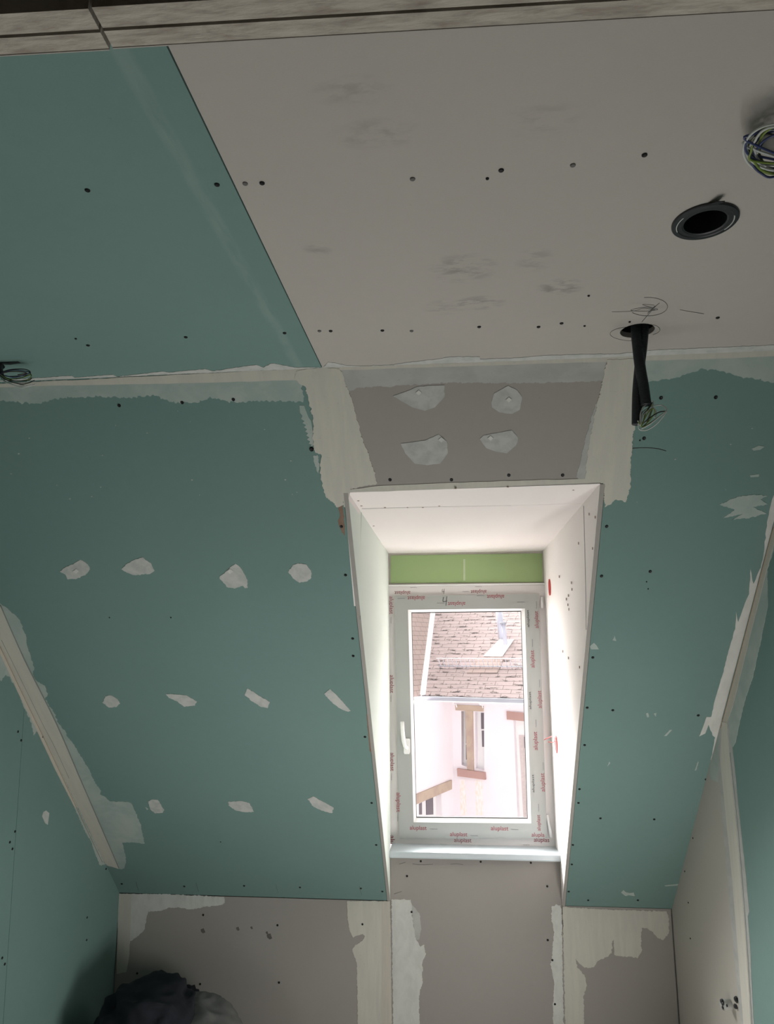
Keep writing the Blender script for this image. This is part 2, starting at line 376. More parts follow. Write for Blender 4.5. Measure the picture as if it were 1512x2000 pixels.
slope = structure(sheet('wall_slope', P_slope, [P_slope.W(p) for p in [(XL-.1, YC-.2, sl(YC-.2)), (T1.x-.09, YC-.2, sl(YC-.2)), (T2.x+.09, YC-.2, sl(YC-.2)), (XR+.1, YC-.2, sl(YC-.2)), (XR+.1, YK+.05, sl(YK+.05)), (B2.x+.013, YK+.05, sl(YK+.05)), (T2.x+.013, T2.y-.02, sl(T2.y-.02)), (T1.x-.013, T1.y-.02, sl(T1.y-.02)), (B1.x-.013, YK+.05, sl(YK+.05)), (XL-.1, YK+.05, sl(YK+.05))]],
                          M['shell'], h=-.014, t=.07, px=False))
e = .0140
cl = P_slope.W((XL, YC, ZC)); cr = P_slope.W((XR, YC, ZC)); kl = P_slope.W((XL, YK, ZK)); kr = P_slope.W((XR, YK, ZK))
t1 = P_slope.W(T1); t2 = P_slope.W(T2); b1 = P_slope.W(B1); b2 = P_slope.W(B2)
top1 = (t1[0]-e, cl[1]); top2 = (t2[0]+e, cl[1])
s = sheet('plasterboard', P_slope, [cl, top1, (t1[0]-e, t1[1]), (b1[0]-e, b1[1]), kl], M['green'], slope, px=False)
s = sheet('plasterboard', P_slope, [top2, cr, kr, (b2[0]+e, b2[1]), (t2[0]+e, t2[1])], M['green'], slope, px=False)
s = sheet('plasterboard', P_slope, [(t1[0]-e+.001, cl[1]), (t2[0]+e-.001, cl[1]), (t2[0]+e-.001, t2[1]+e), (t1[0]-e+.001, t1[1]+e)], M['grey'], slope, px=False)
s['label'] = 'grey board above the dormer opening'
screws(P_slope, [(233, 792), (356, 786), (456, 780), (667, 1028), (675, 1123), (689, 1247), (690, 1281), (713, 1439), (726, 1568), (735, 1650), (238, 1726), (360, 1731), (477, 1730), (586, 1733), (705, 1735), (747, 1741),
                 (762, 937), (882, 937), (994, 928), (1099, 928), (1291, 777), (1398, 776), (1258, 856), (1185, 1028), (1270, 1116), (1175, 1125), (1158, 1284), (1147, 1382), (1197, 1387), (1364, 1397), (1142, 1455),
                 (1132, 1541), (1130, 1568), (1173, 1598), (1278, 1600), (1119, 1650), (1117, 1688), (1111, 1741), (1149, 1758), (1246, 1758), (1379, 1522)], slope, .0046)
screws(P_slope, [(609, 877)], slope, .006, h=.004)
screws(P_slope, [(1263, 1136), (1266, 1150), (431, 1764-120), (334, 1206), (214, 1206), (1250, 860)], slope, .002, name='small_screw')
TH = dict(t=.0014)
def fb(name, pts, mat, h, seed, amp=.003, step=.012, pl=P_slope, par=slope): return sheet(name, pl, pts, M[mat], par, h=h, t=h+.0003, j=(step, amp), seed=seed)
fb('thin_filler', [(-30, 750), (100, 744), (330, 735), (592, 722), (592, 786), (560, 784), (500, 783), (470, 786), (440, 783), (410, 774), (390, 785), (345, 787), (320, 780), (305, 773), (250, 777), (190, 774), (120, 777), (100, 781), (75, 789), (40, 787), (0, 782), (-30, 782)], 'fil_green', .0006, 1, .005)
fb('thin_filler', [(660, 718), (1185, 699), (1178, 743), (1140, 745), (1040, 748), (870, 747), (756, 755), (700, 757), (675, 765)], 'fil_grey', .0007, 2, .003)
fb('thin_filler', [(1236, 700), (1540, 684), (1540, 752), (1512, 747), (1480, 740), (1450, 736), (1425, 728), (1400, 724), (1372, 719), (1350, 728), (1325, 737), (1290, 742), (1266, 746), (1244, 760), (1240, 740)], 'fil_green', .0007, 3, .004)
fb('joint_tape', [(-30, 751), (300, 734), (628, 717.5), (628, 727), (580, 742), (330, 749), (100, 753), (-30, 757)], 'fil', .0012, 4, .0012, .03)
fb('joint_tape', [(628, 717.5), (860, 709.5), (1180, 697), (1512, 684), (1540, 683), (1540, 694), (1400, 700), (1200, 706), (860, 716), (640, 724)], 'fil', .0012, 5, .0012, .03)
fb('joint_filler', [(575, 738), (581, 724), (600, 719), (640, 717), (664, 718), (669, 730), (676, 752), (690, 790), (702, 838), (712, 868), (722, 892), (735, 935), (737, 942), (733, 947), (705, 950), (684, 956), (672, 968), (671, 985), (660, 990), (650, 980), (637, 972), (632, 955), (626, 935), (626, 905), (628, 888), (615, 882), (613, 860), (612, 825), (608, 800), (602, 780), (600, 765), (597, 755), (588, 752)], 'fil', .0020, 6, .003)
fb('filler_smear', [(585, 792), (594, 792), (597, 800), (603, 815), (608, 822), (612, 850), (612, 870), (606, 872), (609, 868), (603, 866), (606, 862), (600, 858), (604, 854), (598, 850), (602, 846), (596, 842), (600, 838), (594, 834), (598, 830), (591, 826), (595, 822), (588, 818), (591, 812), (586, 806)], 'fil_green', .0008, 7, .001)
fb('filler_smear', [(612, 890), (620, 888), (624, 905), (622, 925), (618, 915), (614, 905)], 'fil_green', .0008, 8, .003, .006)
fb('joint_filler', [(1186, 702), (1241, 700), (1241, 760), (1240, 835), (1236, 850), (1235, 875), (1232, 900), (1232, 948), (1226, 968), (1222, 980), (1212, 976), (1200, 976), (1190, 985), (1182, 990), (1178, 970), (1182, 945), (1160, 936), (1143, 936), (1148, 880), (1160, 820), (1168, 780), (1178, 740)], 'fil', .0020, 10, .003)
fb('filler_smear', [(1166, 785), (1160, 800), (1150, 835), (1140, 870), (1134, 900), (1126, 930), (1130, 936), (1146, 936), (1152, 870), (1164, 815)], 'fil_grey', .0010, 11, .002)
fb('opening_filler', [(670, 972), (676, 957), (740, 948.5), (920, 941), (1143, 934.5), (1184, 935), (1184, 960), (1178, 962), (1178, 942), (1000, 949), (860, 955), (760, 959), (684, 961), (681, 972), (678, 990), (672, 990)], 'fil', .0014, 12, .0012, .02)
patches = [
 [(117, 1116), (130, 1106), (145, 1100), (158, 1093), (172, 1102), (176, 1112), (168, 1122), (150, 1130), (132, 1131), (128, 1122)],
 [(238, 1112), (245, 1103), (262, 1093), (279, 1088), (295, 1100), (302, 1115), (293, 1121), (265, 1123), (248, 1118)],
 [(429, 1128), (445, 1112), (460, 1100), (470, 1108), (484, 1133), (483, 1148), (478, 1149), (475, 1144), (458, 1149), (443, 1146)],
 [(563, 1117), (572, 1104), (583, 1100), (598, 1102), (608, 1115), (608, 1128), (600, 1135), (585, 1138), (574, 1130)],
 [(200, 1372), (206, 1360), (216, 1358), (230, 1365), (235, 1374), (228, 1380), (213, 1382)],
 [(324, 1355), (345, 1356), (365, 1358), (385, 1370), (380, 1378), (360, 1380), (348, 1370), (330, 1363)],
 [(478, 1357), (484, 1344), (505, 1358), (527, 1371), (523, 1383), (510, 1380), (490, 1368)],
 [(633, 1355), (645, 1345), (660, 1360), (685, 1388), (680, 1390), (662, 1382), (645, 1368)],
 [(289, 1565), (297, 1561), (308, 1562), (321, 1582), (318, 1587), (303, 1588), (293, 1580)],
 [(446, 1566), (470, 1564), (487, 1568), (496, 1585), (480, 1586), (460, 1582), (447, 1573)],
 [(601, 1560), (612, 1555), (630, 1565), (652, 1577), (648, 1588), (630, 1583), (612, 1575)]]
for i, p in enumerate(patches): sheet('filler_patch', P_slope, p, M['patch'], slope, h=.0012, t=.0015, j=(.008, .0022), seed=20+i)
cpat = [[(768, 773), (800, 762), (815, 755), (868, 752), (868, 775), (850, 795), (830, 802), (805, 795)],
 [(960, 785), (965, 768), (993, 753), (1010, 762), (1020, 775), (1015, 800), (1000, 808), (975, 805), (961, 795)],
 [(783, 866), (830, 860), (857, 848), (873, 862), (875, 885), (860, 905), (835, 908), (810, 905), (792, 885)],
 [(937, 857), (945, 850), (1000, 840), (1012, 855), (1008, 870), (990, 885), (970, 882), (950, 875)]]
for i, p in enumerate(cpat): sheet('filler_patch', P_slope, p, M['patchg'], slope, h=.0012, t=.0015, j=(.008, .0012), seed=40+i)
for i, (u, v) in enumerate([(818, 766), (994, 780), (862, 858), (958, 855), (149, 1115), (450, 1115)]): sheet('filler_blob', P_slope, [(u-6, v), (u, v-5), (u+6, v), (u, v+5)], M['filw'], slope, h=.0028, t=.0018, j=(.004, .001), seed=60+i)
# dried filler splashes and scrapes on the right hand board
spl = [[(1405, 985), (1440, 970), (1475, 966), (1500, 968), (1485, 975), (1500, 985), (1470, 990), (1498, 1003), (1460, 1012), (1430, 1015), (1450, 1004), (1412, 1012), (1435, 995)],
 [(1468, 876), (1482, 870), (1494, 872), (1485, 878), (1472, 880)], [(1465, 928), (1483, 926), (1482, 931), (1466, 932)], [(1152, 1262), (1160, 1255), (1165, 1260), (1170, 1268), (1155, 1268)], [(1196, 1250), (1201, 1241), (1204, 1252)],
 [(1262, 1393), (1266, 1392), (1268, 1400), (1264, 1401)], [(1277, 1393), (1282, 1392), (1281, 1400)], [(1297, 1437), (1308, 1425), (1313, 1425), (1302, 1437)], [(1186, 1497), (1190, 1487), (1192, 1490)], [(1357, 1505), (1363, 1487), (1365, 1488), (1360, 1504)],
 [(1213, 1743), (1218, 1738), (1222, 1742), (1230, 1744), (1238, 1743), (1240, 1750), (1228, 1748), (1222, 1750)], [(1298, 1729), (1325, 1726), (1324, 1729), (1300, 1731)], [(205, 1670), (211, 1672), (210, 1675)], [(284, 1576), (290, 1580), (287, 1582)]]
for i, p in enumerate(spl): sheet('filler_splash', P_slope, p, M['fil_green'], slope, h=.0008, t=.001, j=(.006, .0022 if i == 0 else .001), seed=80+i)
rs = random.Random(5)
for i in range(26):
    u = rs.uniform(20, 590) if i < 19 else rs.uniform(1230, 1480); v = rs.uniform(800, 985); s_ = rs.uniform(.8, 2.0)
    sheet('filler_speck', P_slope, [(u-s_, v), (u, v-s_*.7), (u+s_*1.3, v), (u, v+s_*.7)], M['patch'], slope, h=.0008, t=.001)
for pts in ([(1233, 876), (1255, 875), (1280, 876), (1301, 881)],): pencil(P_slope, pts, slope, .0009)
for (u, v) in [(266, 1727), (383, 1728), (539, 1732), (702, 1735)]: pencil(P_slope, [(u, v-4), (u+2, v+4), (u+5, v+13)], slope, .0006)
# brown bare core at the opening's upper left corner
fb('torn_paper', [(660, 985), (668, 980), (671, 995), (674, 1046), (668, 1040), (660, 1018), (664, 1008)], 'brown', .0006, 13, .002, .006)
fb('torn_paper', [(716, 1395), (719, 1390), (722, 1440), (726, 1472), (722, 1466)], 'brown', .0006, 14, .001, .006)
# tape and filler of the corner with the left wall
KX = lambda v: (v-1259)*.4783
fb('corner_filler', [(-30, 1150), (3, 1180), (20, 1193), (38, 1210), (46, 1230), (51, 1243), (52, 1260), (57, 1273), (62, 1290), (68, 1305), (63, 1318), (70, 1328), (88, 1340), (94, 1355), (88, 1365), (96, 1378), (108, 1395), (112, 1410), (127, 1428), (133, 1440), (142, 1452), (160, 1480), (175, 1505), (186, 1530), (197, 1545), (196, 1552), (205, 1556), (214, 1565), (250, 1566), (256, 1568), (262, 1580), (275, 1610), (282, 1648), (258, 1645), (239, 1645), (246, 1680), (243, 1694), (238, 1698), (210, 1691), (205, 1687), (KX(1640)+2, 1640), (KX(1550)+1, 1550), (KX(1450)+1, 1450), (KX(1350)+1, 1350), (1, 1259), (-30, 1200)], 'fil_green', .0008, 15, .003)
fb('corner_tape', [(-30, 1150), (3, 1186), (20, 1226), (48, 1290), (82, 1358), (110, 1414), (127, 1452), (160, 1530), (200, 1622), (232, 1696), (212, 1690), (203, 1684), (160, 1596), (118, 1508), (80, 1428), (40, 1345), (0, 1262), (-30, 1200)], 'fil', .0022, 16, .0008, .03)
# tape and filler of the corner with the right wall
fb('corner_filler', [(1530, 930), (1508, 975), (1498, 1020), (1492, 1080), (1486, 1108), (1472, 1140), (1466, 1112), (1463, 1160), (1455, 1178), (1442, 1215), (1438, 1195), (1436, 1228), (1423, 1271), (1410, 1322), (1396, 1369), (1389, 1400), (1380, 1400), (1366, 1438), (1378, 1432), (1384, 1415), (1392, 1436), (1397, 1440), (1384, 1510), (1407, 1420), (1421, 1370), (1455, 1240), (1489, 1110), (1516, 1010), (1545, 920)], 'filw', .0010, 17, .0018)

knee = structure(box('wall_front', (XL-.1, YK+.0135, -.08), (XR+.1, YW+.06, ZK+.0), M['shell']))
# masonry under the window between the cheeks
box('parapet', (B1.x-.02, YK+.014, ZK), (B2.x+.02, YW+.06, ZW0-.045), M['shell'], knee)
ZS = P_knee.hit(920, 1676).z
def kw(x, z): return P_knee.W((x, YK, z))
sheet('plasterboard', P_knee, [kw(XL+.0025, 0), kw(B1.x-.001, 0), kw(B1.x-.001, ZK-.003), kw(XL+.0025, ZK-.003)], M['grey'], knee, px=False)
sheet('plasterboard', P_knee, [kw(B1.x+.001, 0), kw(B2.x-.001, 0), kw(B2.x-.001, ZS+.005), kw(B1.x+.001, ZS+.005)], M['grey'], knee, px=False)
sheet('plasterboard', P_knee, [kw(B2.x+.001, 0), kw(XR-.0055, 0), kw(XR-.0055, ZK-.0015), kw(B2.x+.001, ZK-.0015)], M['grey'], knee, px=False)
screws(P_knee, [(397, 1787), (542, 1807), (391, 1922), (545, 1919), (268, 1901), (708, 1805), (795, 1711), (1069, 1731), (1070, 1836), (1079, 1875), (822, 1682), (939, 1683), (1037, 1685), (804, 1781), (1084, 1961)], knee, .0046)
def kb(name, pts, mat, h, seed, amp=.003, step=.012): return sheet(name, P_knee, pts, M[mat], knee, h=h, t=h+.0003, j=(step, amp), seed=seed)
kb('filler_smear', [(233, 1746), (320, 1746), (438, 1752), (439, 1764), (425, 1769), (400, 1771), (375, 1776), (350, 1772), (330, 1773), (315, 1779), (290, 1780), (286, 1792), (283, 1815), (272, 1826), (262, 1833), (256, 1838), (233, 1840)], 'filw', .0008, 31, .003)
kb('joint_tape', [(232, 1745), (257, 1746), (256, 1800), (252, 1870), (247, 1898), (228, 1902), (229, 1850)], 'fil', .0014, 32, .0015)
kb('joint_filler', [(678, 1760), (762, 1760), (766, 2060), (700, 2060), (699, 2000), (697, 1880), (692, 1868), (688, 1855), (695, 1845), (708, 1838), (713, 1828), (708, 1824), (695, 1828), (690, 1832), (682, 1815), (679, 1790)], 'fil', .0014, 33, .0022)
kb('paper_tape', [(745, 1760), (762, 1760), (766, 2060), (746, 2060)], 'tape', .0019, 36, .0006, .05)
kb('joint_filler', [(765, 1757), (803, 1757), (805, 1770), (804, 1778), (807, 1800), (812, 1835), (822, 1850), (828, 1845), (832, 1862), (825, 1880), (825, 1920), (818, 1945), (820, 2000), (822, 2060), (769, 2060)], 'filw', .0014, 34, .003)
kb('filler_smear', [(803, 1766), (812, 1774), (820, 1785), (823, 1812), (819, 1835), (812, 1835), (806, 1790)], 'fil_grey', .0009, 35, .002)
kb('filler_smear', [(1078, 1770), (1086, 1766), (1094, 1768), (1097, 1780), (1102, 2060), (1082, 2060), (1080, 1980), (1082, 1920), (1076, 1885), (1080, 1845), (1083, 1820), (1077, 1795)], 'filw', .0014, 37, .003)
kb('joint_filler', [(1099, 1771), (1180, 1776), (1302, 1780), (1307, 1795), (1306, 1822), (1295, 1836), (1284, 1832), (1275, 1820), (1262, 1813), (1254, 1812), (1252, 1835), (1253, 1858), (1246, 1871), (1230, 1868), (1214, 1868), (1200, 1865), (1199, 1835), (1196, 1838), (1195, 1862), (1180, 1872), (1168, 1876), (1160, 1888), (1150, 1890), (1140, 1888), (1130, 1880), (1124, 1872), (1128, 1890), (1142, 1905), (1146, 1925), (1140, 1945), (1141, 2000), (1140, 2060), (1106, 2060), (1104, 2000)], 'fil', .0014, 38, .003)
for i, (u, v, a) in enumerate([(397, 1818, 5), (527, 1829, 6), (465, 1814, 4), (492, 1812, 3), (522, 1822, 3)]): kb('dent', [(u-a, v-a*.6), (u+a*.2, v-a), (u+a*.8, v+a*.6), (u, v+a), (u-a*.8, v+a*.4)], 'bruise', .0004, 90+i, .001, .004)
for pts in ([(780, 1688), (792, 1684)], [(806, 1687), (822, 1689), (846, 1688)], [(880, 1688), (892, 1687), (905, 1689)], [(770, 1746), (785, 1741)]): pencil(P_knee, pts, knee, .0006)

# left wall
def prof(y0, y1, top=0):
    return [(y0, 0), (y1, 0), (y1, sl(y1) if y1 > YC else ZC), (max(YC, y0), sl(max(YC, y0))), (y0, ZC)] if y0 < YC else [(y0, 0), (y1, 0), (y1, sl(y1)), (y0, sl(y0))]
lw = structure(box('wall_left', (XL-.1, YB-.1, -.08), (XL-.0127, YW+.06, ZC+.26), M['shell']))
ys = (P_left.hit(40, 1400).y+P_left.hit(8, 1950).y)/2
sA = P_left.hit(40, 1392); sB = P_left.hit(6, 1960)
def yseam(z): k = (z-sB.z)/(sA.z-sB.z); return sB.y+(sA.y-sB.y)*k
def lwp(y, z): return P_left.W((XL, y, z))
yt = sA.y+.02
sheet('plasterboard', P_left, [lwp(yseam(0)+.001, 0), lwp(YK, 0), lwp(YK, ZK), lwp(yt, sl(yt)), ], M['green'], lw, px=False)
sheet('plasterboard', P_left, [lwp(YB, 0), lwp(yseam(0)-.001, 0), lwp(yt-.002, sl(yt)), lwp(YC, ZC), lwp(YB, ZC)], M['green'], lw, px=False)
screws(P_left, [(35, 1429), (41, 1446), (83, 1439), (29, 1624), (19, 1645), (24, 1658), (9, 1883), (4, 1871), (170, 1792), (169, 1836), (207, 1697)], lw, .0042)
sheet('filler_patch', P_left, [(82, 1594), (84, 1586), (90, 1583), (96, 1588), (93, 1611), (88, 1608)], M['patch'], lw, h=.001, t=.0012, j=(.006, .001), seed=3)
def lb(name, pts, mat, h, seed, amp=.003): return sheet(name, P_left, pts, M[mat], lw, h=h, t=h+.0003, j=(.01, amp), seed=seed)
lb('corner_filler', [(-8, 1240), (0, 1260), (48, 1360), (80, 1426), (118, 1506), (160, 1595), (205, 1688), (195, 1690), (186, 1668), (176, 1640), (166, 1625), (150, 1588), (140, 1565), (118, 1525), (100, 1480), (92, 1448), (84, 1425), (76, 1422), (66, 1436), (58, 1404), (48, 1385), (36, 1355), (32, 1332), (24, 1334), (18, 1322), (10, 1318), (2, 1330), (-8, 1320)], 'fil_green', .0010, 41, .003)
lb('corner_tape', [(-8, 1240), (0, 1261), (48, 1362), (80, 1428), (118, 1508), (150, 1576), (146, 1578), (108, 1504), (74, 1432), (42, 1368), (-4, 1270)], 'tape', .0016, 42, .0006)

# right wall
rw = structure(box('wall_right', (XR+.0127, YB-.1, -.08), (XR+.1, YW+.06, ZC+.26), M['shell']))
jA = P_right.hit(1410, 1400); jB = P_right.hit(1455, 2000)
def yj(z): k = (z-jB.z)/(jA.z-jB.z); return jB.y+(jA.y-jB.y)*k
def rwp(y, z): return P_right.W((XR, y, z))
yjt = jA.y
sheet('plasterboard', P_right, [rwp(yj(0)+.0005, 0), rwp(YK, 0), rwp(YK, ZK), rwp(yjt, sl(yjt))], M['pale'], rw, px=False)
sheet('plasterboard', P_right, [rwp(YB, 0), rwp(yj(0)-.0005, 0), rwp(yjt, sl(yjt)), rwp(YC, ZC), rwp(YB, ZC)], M['green'], rw, px=False)
def rb(name, pts, mat, h, seed, amp=.003, step=.012): return sheet(name, P_right, pts, M[mat], rw, h=h, t=h+.0003, j=(step, amp), seed=seed)
rb('corner_filler', [(1545, 925), (1516, 1012), (1489, 1112), (1455, 1242), (1421, 1372), (1407, 1422), (1385, 1508), (1388, 1522), (1395, 1525), (1402, 1528), (1405, 1500), (1430, 1462), (1437, 1450), (1441, 1430), (1454, 1372), (1470, 1325), (1487, 1250), (1500, 1183), (1499, 1112), (1520, 1050), (1550, 960)], 'fil_green', .0008, 43, .002)
rb('corner_tape', [(1545, 930), (1516, 1014), (1489, 1114), (1455, 1244), (1421, 1374), (1408, 1424), (1416, 1424), (1432, 1380), (1464, 1250), (1497, 1120), (1524, 1020), (1550, 950)], 'tape', .0014, 44, .001, .03)
rb('joint_filler', [(1412, 1405), (1424, 1405), (1425, 1440), (1431, 1460), (1436, 1504), (1445, 1597), (1457, 1705), (1464, 1780), (1461, 1790), (1466, 1850), (1468, 1907), (1473, 2000), (1478, 2080), (1452, 2080), (1447, 2000), (1436, 1876), (1428, 1795), (1422, 1721), (1414, 1634), (1408, 1554), (1403, 1473), (1406, 1430)], 'fil_grey', .0012, 45, .0012, .02)
rb('joint_tape', [(1412, 1410), (1421, 1412), (1427, 1480), (1434, 1560), (1444, 1660), (1454, 1780), (1461, 1880), (1468, 2000), (1474, 2080), (1462, 2080), (1454, 2000), (1446, 1900), (1440, 1820), (1432, 1720), (1424, 1640), (1414, 1540), (1408, 1480)], 'fil', .0026, 46, .0006, .03)
screws(P_right, [(1354, 1637), (1338, 1702), (1345, 1763), (1349, 1833)], rw, .003)

M['tape_shade'] = plain('tape_shade_line', (.20, .23, .21), .9); M['rust'] = plain('corner_line', (.30, .22, .15), .9)
for pl_, par_, mt, r_, pts in ((P_slope, slope, 'tape_shade', .0018, [(1, 1182), (48, 1288), (110, 1412), (160, 1528), (200, 1620), (232, 1695)]),  # dark tubes draw the shadow line between tape and filler
                               (P_slope, slope, 'tape_shade', .0012, [(3, 1250), (45, 1335), (84, 1415), (105, 1455), (135, 1520)]),
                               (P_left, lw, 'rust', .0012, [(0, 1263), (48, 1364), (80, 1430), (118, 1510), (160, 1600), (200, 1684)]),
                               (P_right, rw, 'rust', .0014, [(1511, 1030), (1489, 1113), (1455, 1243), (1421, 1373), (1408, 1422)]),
                               (P_right, rw, 'tape_shade', .0010, [(1426, 1470), (1440, 1600), (1452, 1740), (1462, 1880), (1470, 2010)])):
    tube('shade_and_corner_line', spline([pl_.hit(u, v, .0016) for u, v in pts], 5), r_, M[mt], par_, seg=5)

# landing behind the doorway
back = structure(box('wall_back', (XL-.1, YB-.1, 0), (XR+.1, YB, ZC+.16), M['pale']))
landing = structure(box('ceiling_landing', (XL, YB, ZC-.02), (XR, .23, ZC+.16), M['pale']))
# partition with the doorway the picture is taken from; its header shows at the top
la = CP+ray(0, 108)*(.35/ray(0, 108).z); lb_ = CP+ray(1512, 22)*(.35/ray(1512, 22).z); lm = (la+lb_)/2
ldir = (lb_-la); ldir.z = 0; ldir.normalize(); lback = Vector((ldir.y, -ldir.x, 0))
crack = CP+ray(205, 75)*(.35/ray(205, 75).z); sc_ = (crack-la).dot(ldir)
def lp_(s_, d, z): q = la+ldir*s_+lback*d; return Vector((q.x, q.y, z))
HZ = CZ+.35
door = structure(empty('wall_doorway', (0, .3, 0)))
def hb(name, s0, s1, d0, d1, z0, z1, mat): return prism(name, [lp_(s0, d0, z0), lp_(s1, d0, z0), lp_(s1, d1, z0), lp_(s0, d1, z0)], (0, 0, z1-z0), mat, door)
SL, SR = XL-la.x+.002, XR-la.x-.002
DL, DR = -.42, .78
for (s0, s1, dz) in ((SL, sc_-.0008, 0), (sc_+.0012, SR, .0008)):
    hb('plasterboard', s0, s1, 0, .0118, HZ+dz, ZC-.001, M['rough_edge']); hb('plasterboard', s0, s1, .0134, .027, HZ+.0006+dz, ZC-.001, M['rough_edge']); hb('paper_face', s0, s1, -.0006, .0002, HZ-.0004+dz, ZC-.0015, M['ceil_grey'])
hb('header_beam', SL, SR, .028, .10, HZ+.012, ZC-.022, M['wood'])
for (s0, s1) in ((SL, DL), (DR, SR)): hb('partition_side', s0, s1, .0, .10, 0, HZ-.002, M['pale'])

# ------------------------------------------------------------------ dormer lining
dorL = structure(prism('wall_dormer_left', [T1, (XW1, YW+.065, ZG), (XW1, YW+.065, ZW0-.05), (B1.x, YK+.013, ZW0-.05), (B1.x, YK+.013, ZK), B1], (-.0125, 0, 0), M['lining_g']))
cy = P_ceil.P(0, 0)
_n = (T2-T1).cross(Vector((XW1, YW, ZG))-T1); _n = _n if _n.z < 0 else -_n
P_sof = Plane(T1, T2-T1, _n)
yc1 = P_sof.hit(706, 993).y; yc2 = P_sof.hit(1138, 985).y; ycr = (yc1+yc2)/2
def cheek_x(T, y, xw): k = (y-T.y)/(YW-T.y); return T.x+(xw-T.x)*k
# front triangular piece of each cheek (pinkish white), 0.6 mm proud of the rest
zc_ = sl(ycr)
def cheek_z(T, y): k = (y-T.y)/(YW-T.y); return T.z+(ZG-T.z)*k
zl_, zr_ = cheek_z(T1, ycr), cheek_z(T2, ycr)
prism('front_board', [(T1.x+.0004, T1.y, T1.z), (cheek_x(T1, ycr, XW1)+.0006, ycr, zl_), (cheek_x(T1, ycr, XW1)-.004, ycr, zc_)], (-.012, 0, 0), M['lining'], dorL)
prism('board_edge', [T1+Vector((-.0126, -.0015, -.0015)), T1+Vector((-.0005, -.0015, -.0015)), B1+Vector((-.0005, -.0015, -.0015)), B1+Vector((-.0126, -.0015, -.0015))], (0, .006, .006), M['edge'], dorL)
prism('cavity_lining', [T1+Vector((-.0128, .05, .03)), (XW1-.0128, YW+.065, ZG+.08), (XW1-.0128, YW+.065, ZW0-.1), (B1.x-.0128, YK+.014, ZK), (B1.x-.0128, YK+.014, ZK+.02)], (-.07, 0, 0), M['shell'], dorL)
dorR = structure(prism('wall_dormer_right', [T2, (XW2, YW+.065, ZG), (XW2, YW+.065, ZW0-.05), (B2.x, YK+.013, ZW0-.05), (B2.x, YK+.013, ZK), B2], (.0125, 0, 0), M['lining']))
prism('board_edge', [T2+Vector((.0126, -.0015, -.0015)), T2+Vector((.0005, -.0015, -.0015)), B2+Vector((.0005, -.0015, -.0015)), B2+Vector((.0126, -.0015, -.0015))], (0, .006, .006), M['edge'], dorR)
prism('cavity_lining', [T2+Vector((.0128, .05, .03)), (XW2+.0128, YW+.065, ZG+.08), (XW2+.0128, YW+.065, ZW0-.1), (B2.x+.0128, YK+.014, ZK), (B2.x+.0128, YK+.014, ZK+.02)], (.07, 0, 0), M['shell'], dorR)
dorC = structure(prism('ceiling_dormer', [(cheek_x(T1, ycr, XW1)-.0125, ycr+.0008, zl_), (cheek_x(T2, ycr, XW2)+.0125, ycr+.0008, zr_), (XW2+.0125, YW+.065, ZG), (XW1-.0125, YW+.065, ZG)], (0, 0, .0125), M['lining']))
prism('front_board', [T1, T2, (cheek_x(T2, ycr, XW2), ycr-.0008, zr_), (cheek_x(T1, ycr, XW1), ycr-.0008, zl_)], (0, 0, .0125), M['lining'], dorC)
prism('cavity_lining', [(T1.x-.09, T1.y+.02, ZG+.016), (T2.x+.09, T2.y+.02, ZG+.016), (XW2+.09, YW+.065, ZG+.0135), (XW1-.09, YW+.065, ZG+.0135)], (0, 0, .07), M['shell'], dorC)
for (u, v) in [(700, 978), (706, 988), (752, 991), (796, 991), (826, 991), (918, 988), (936, 987), (1012, 986), (1056, 985), (1075, 986), (1142, 974), (890, 954), (730, 1027), (755, 1066), (952, 1040), (782, 1043), (858, 988), (992, 951), (1120, 957)]:
    sheet('knot_mark', P_sof, [(u-2.6, v), (u, v-.8), (u+2.6, v), (u, v+.8)], M['brown'], dorC, h=.0006, t=.0008)
P_chr = Plane(T2, Vector((XW2, YW, ZG))-T2, (Vector((XW2, YW, ZG))-T2).cross(Vector((0, 0, 1))))
if P_chr.n.x > 0: P_chr = Plane(T2, T2-Vector((XW2, YW, ZG)), (Vector((0, 0, 1))).cross(Vector((XW2, YW, ZG))-T2))
P_chl = Plane(T1, Vector((XW1, YW, ZG))-T1, (Vector((XW1, YW, ZG))-T1).cross(Vector((0, 0, 1))))
for i, (u, v) in enumerate([(1153, 1004), (1165, 1010), (1094, 1126), (1118, 1138), (1119, 1151), (1112, 1163), (1108, 1170), (1111, 1181), (1113, 1190), (1101, 1272), (1112, 1285), (1134, 1303), (1132, 1061), (1160, 1071)]):
    a_ = 1.3; sheet('knot_mark', P_chr, [(u-.5, v-2*a_), (u+.6, v-1.5*a_), (u+.5, v+2*a_), (u-.5, v+2*a_)], M['brown'], dorR, h=.004, t=.0012)
for i, (u, v) in enumerate([(712, 1218), (716, 1180), (737, 1205), (714, 1280), (738, 1310), (737, 1268)]):
    sheet('knot_mark', P_chl, [(u-.5, v-2.5), (u+.6, v-2), (u+.5, v+2.5), (u-.5, v+2.5)], M['brown'], dorL, h=.001, t=.0012)

for pl_, par_, pts in ((P_sof, dorC, [(707, 993.5), (860, 989.5), (1000, 987), (1137, 985)]), (P_chl, dorL, [(706, 996), (704, 1060), (703, 1130), (703.5, 1210)]), (P_chr, dorR, [(1140, 988), (1142, 1060), (1144, 1140), (1145, 1230)])):
    tube('board_joint', spline([pl_.hit(u, v, .0004 if par_ != dorR else .0032) for u, v in pts], 6), .0007, M['bruise'], par_, seg=4)
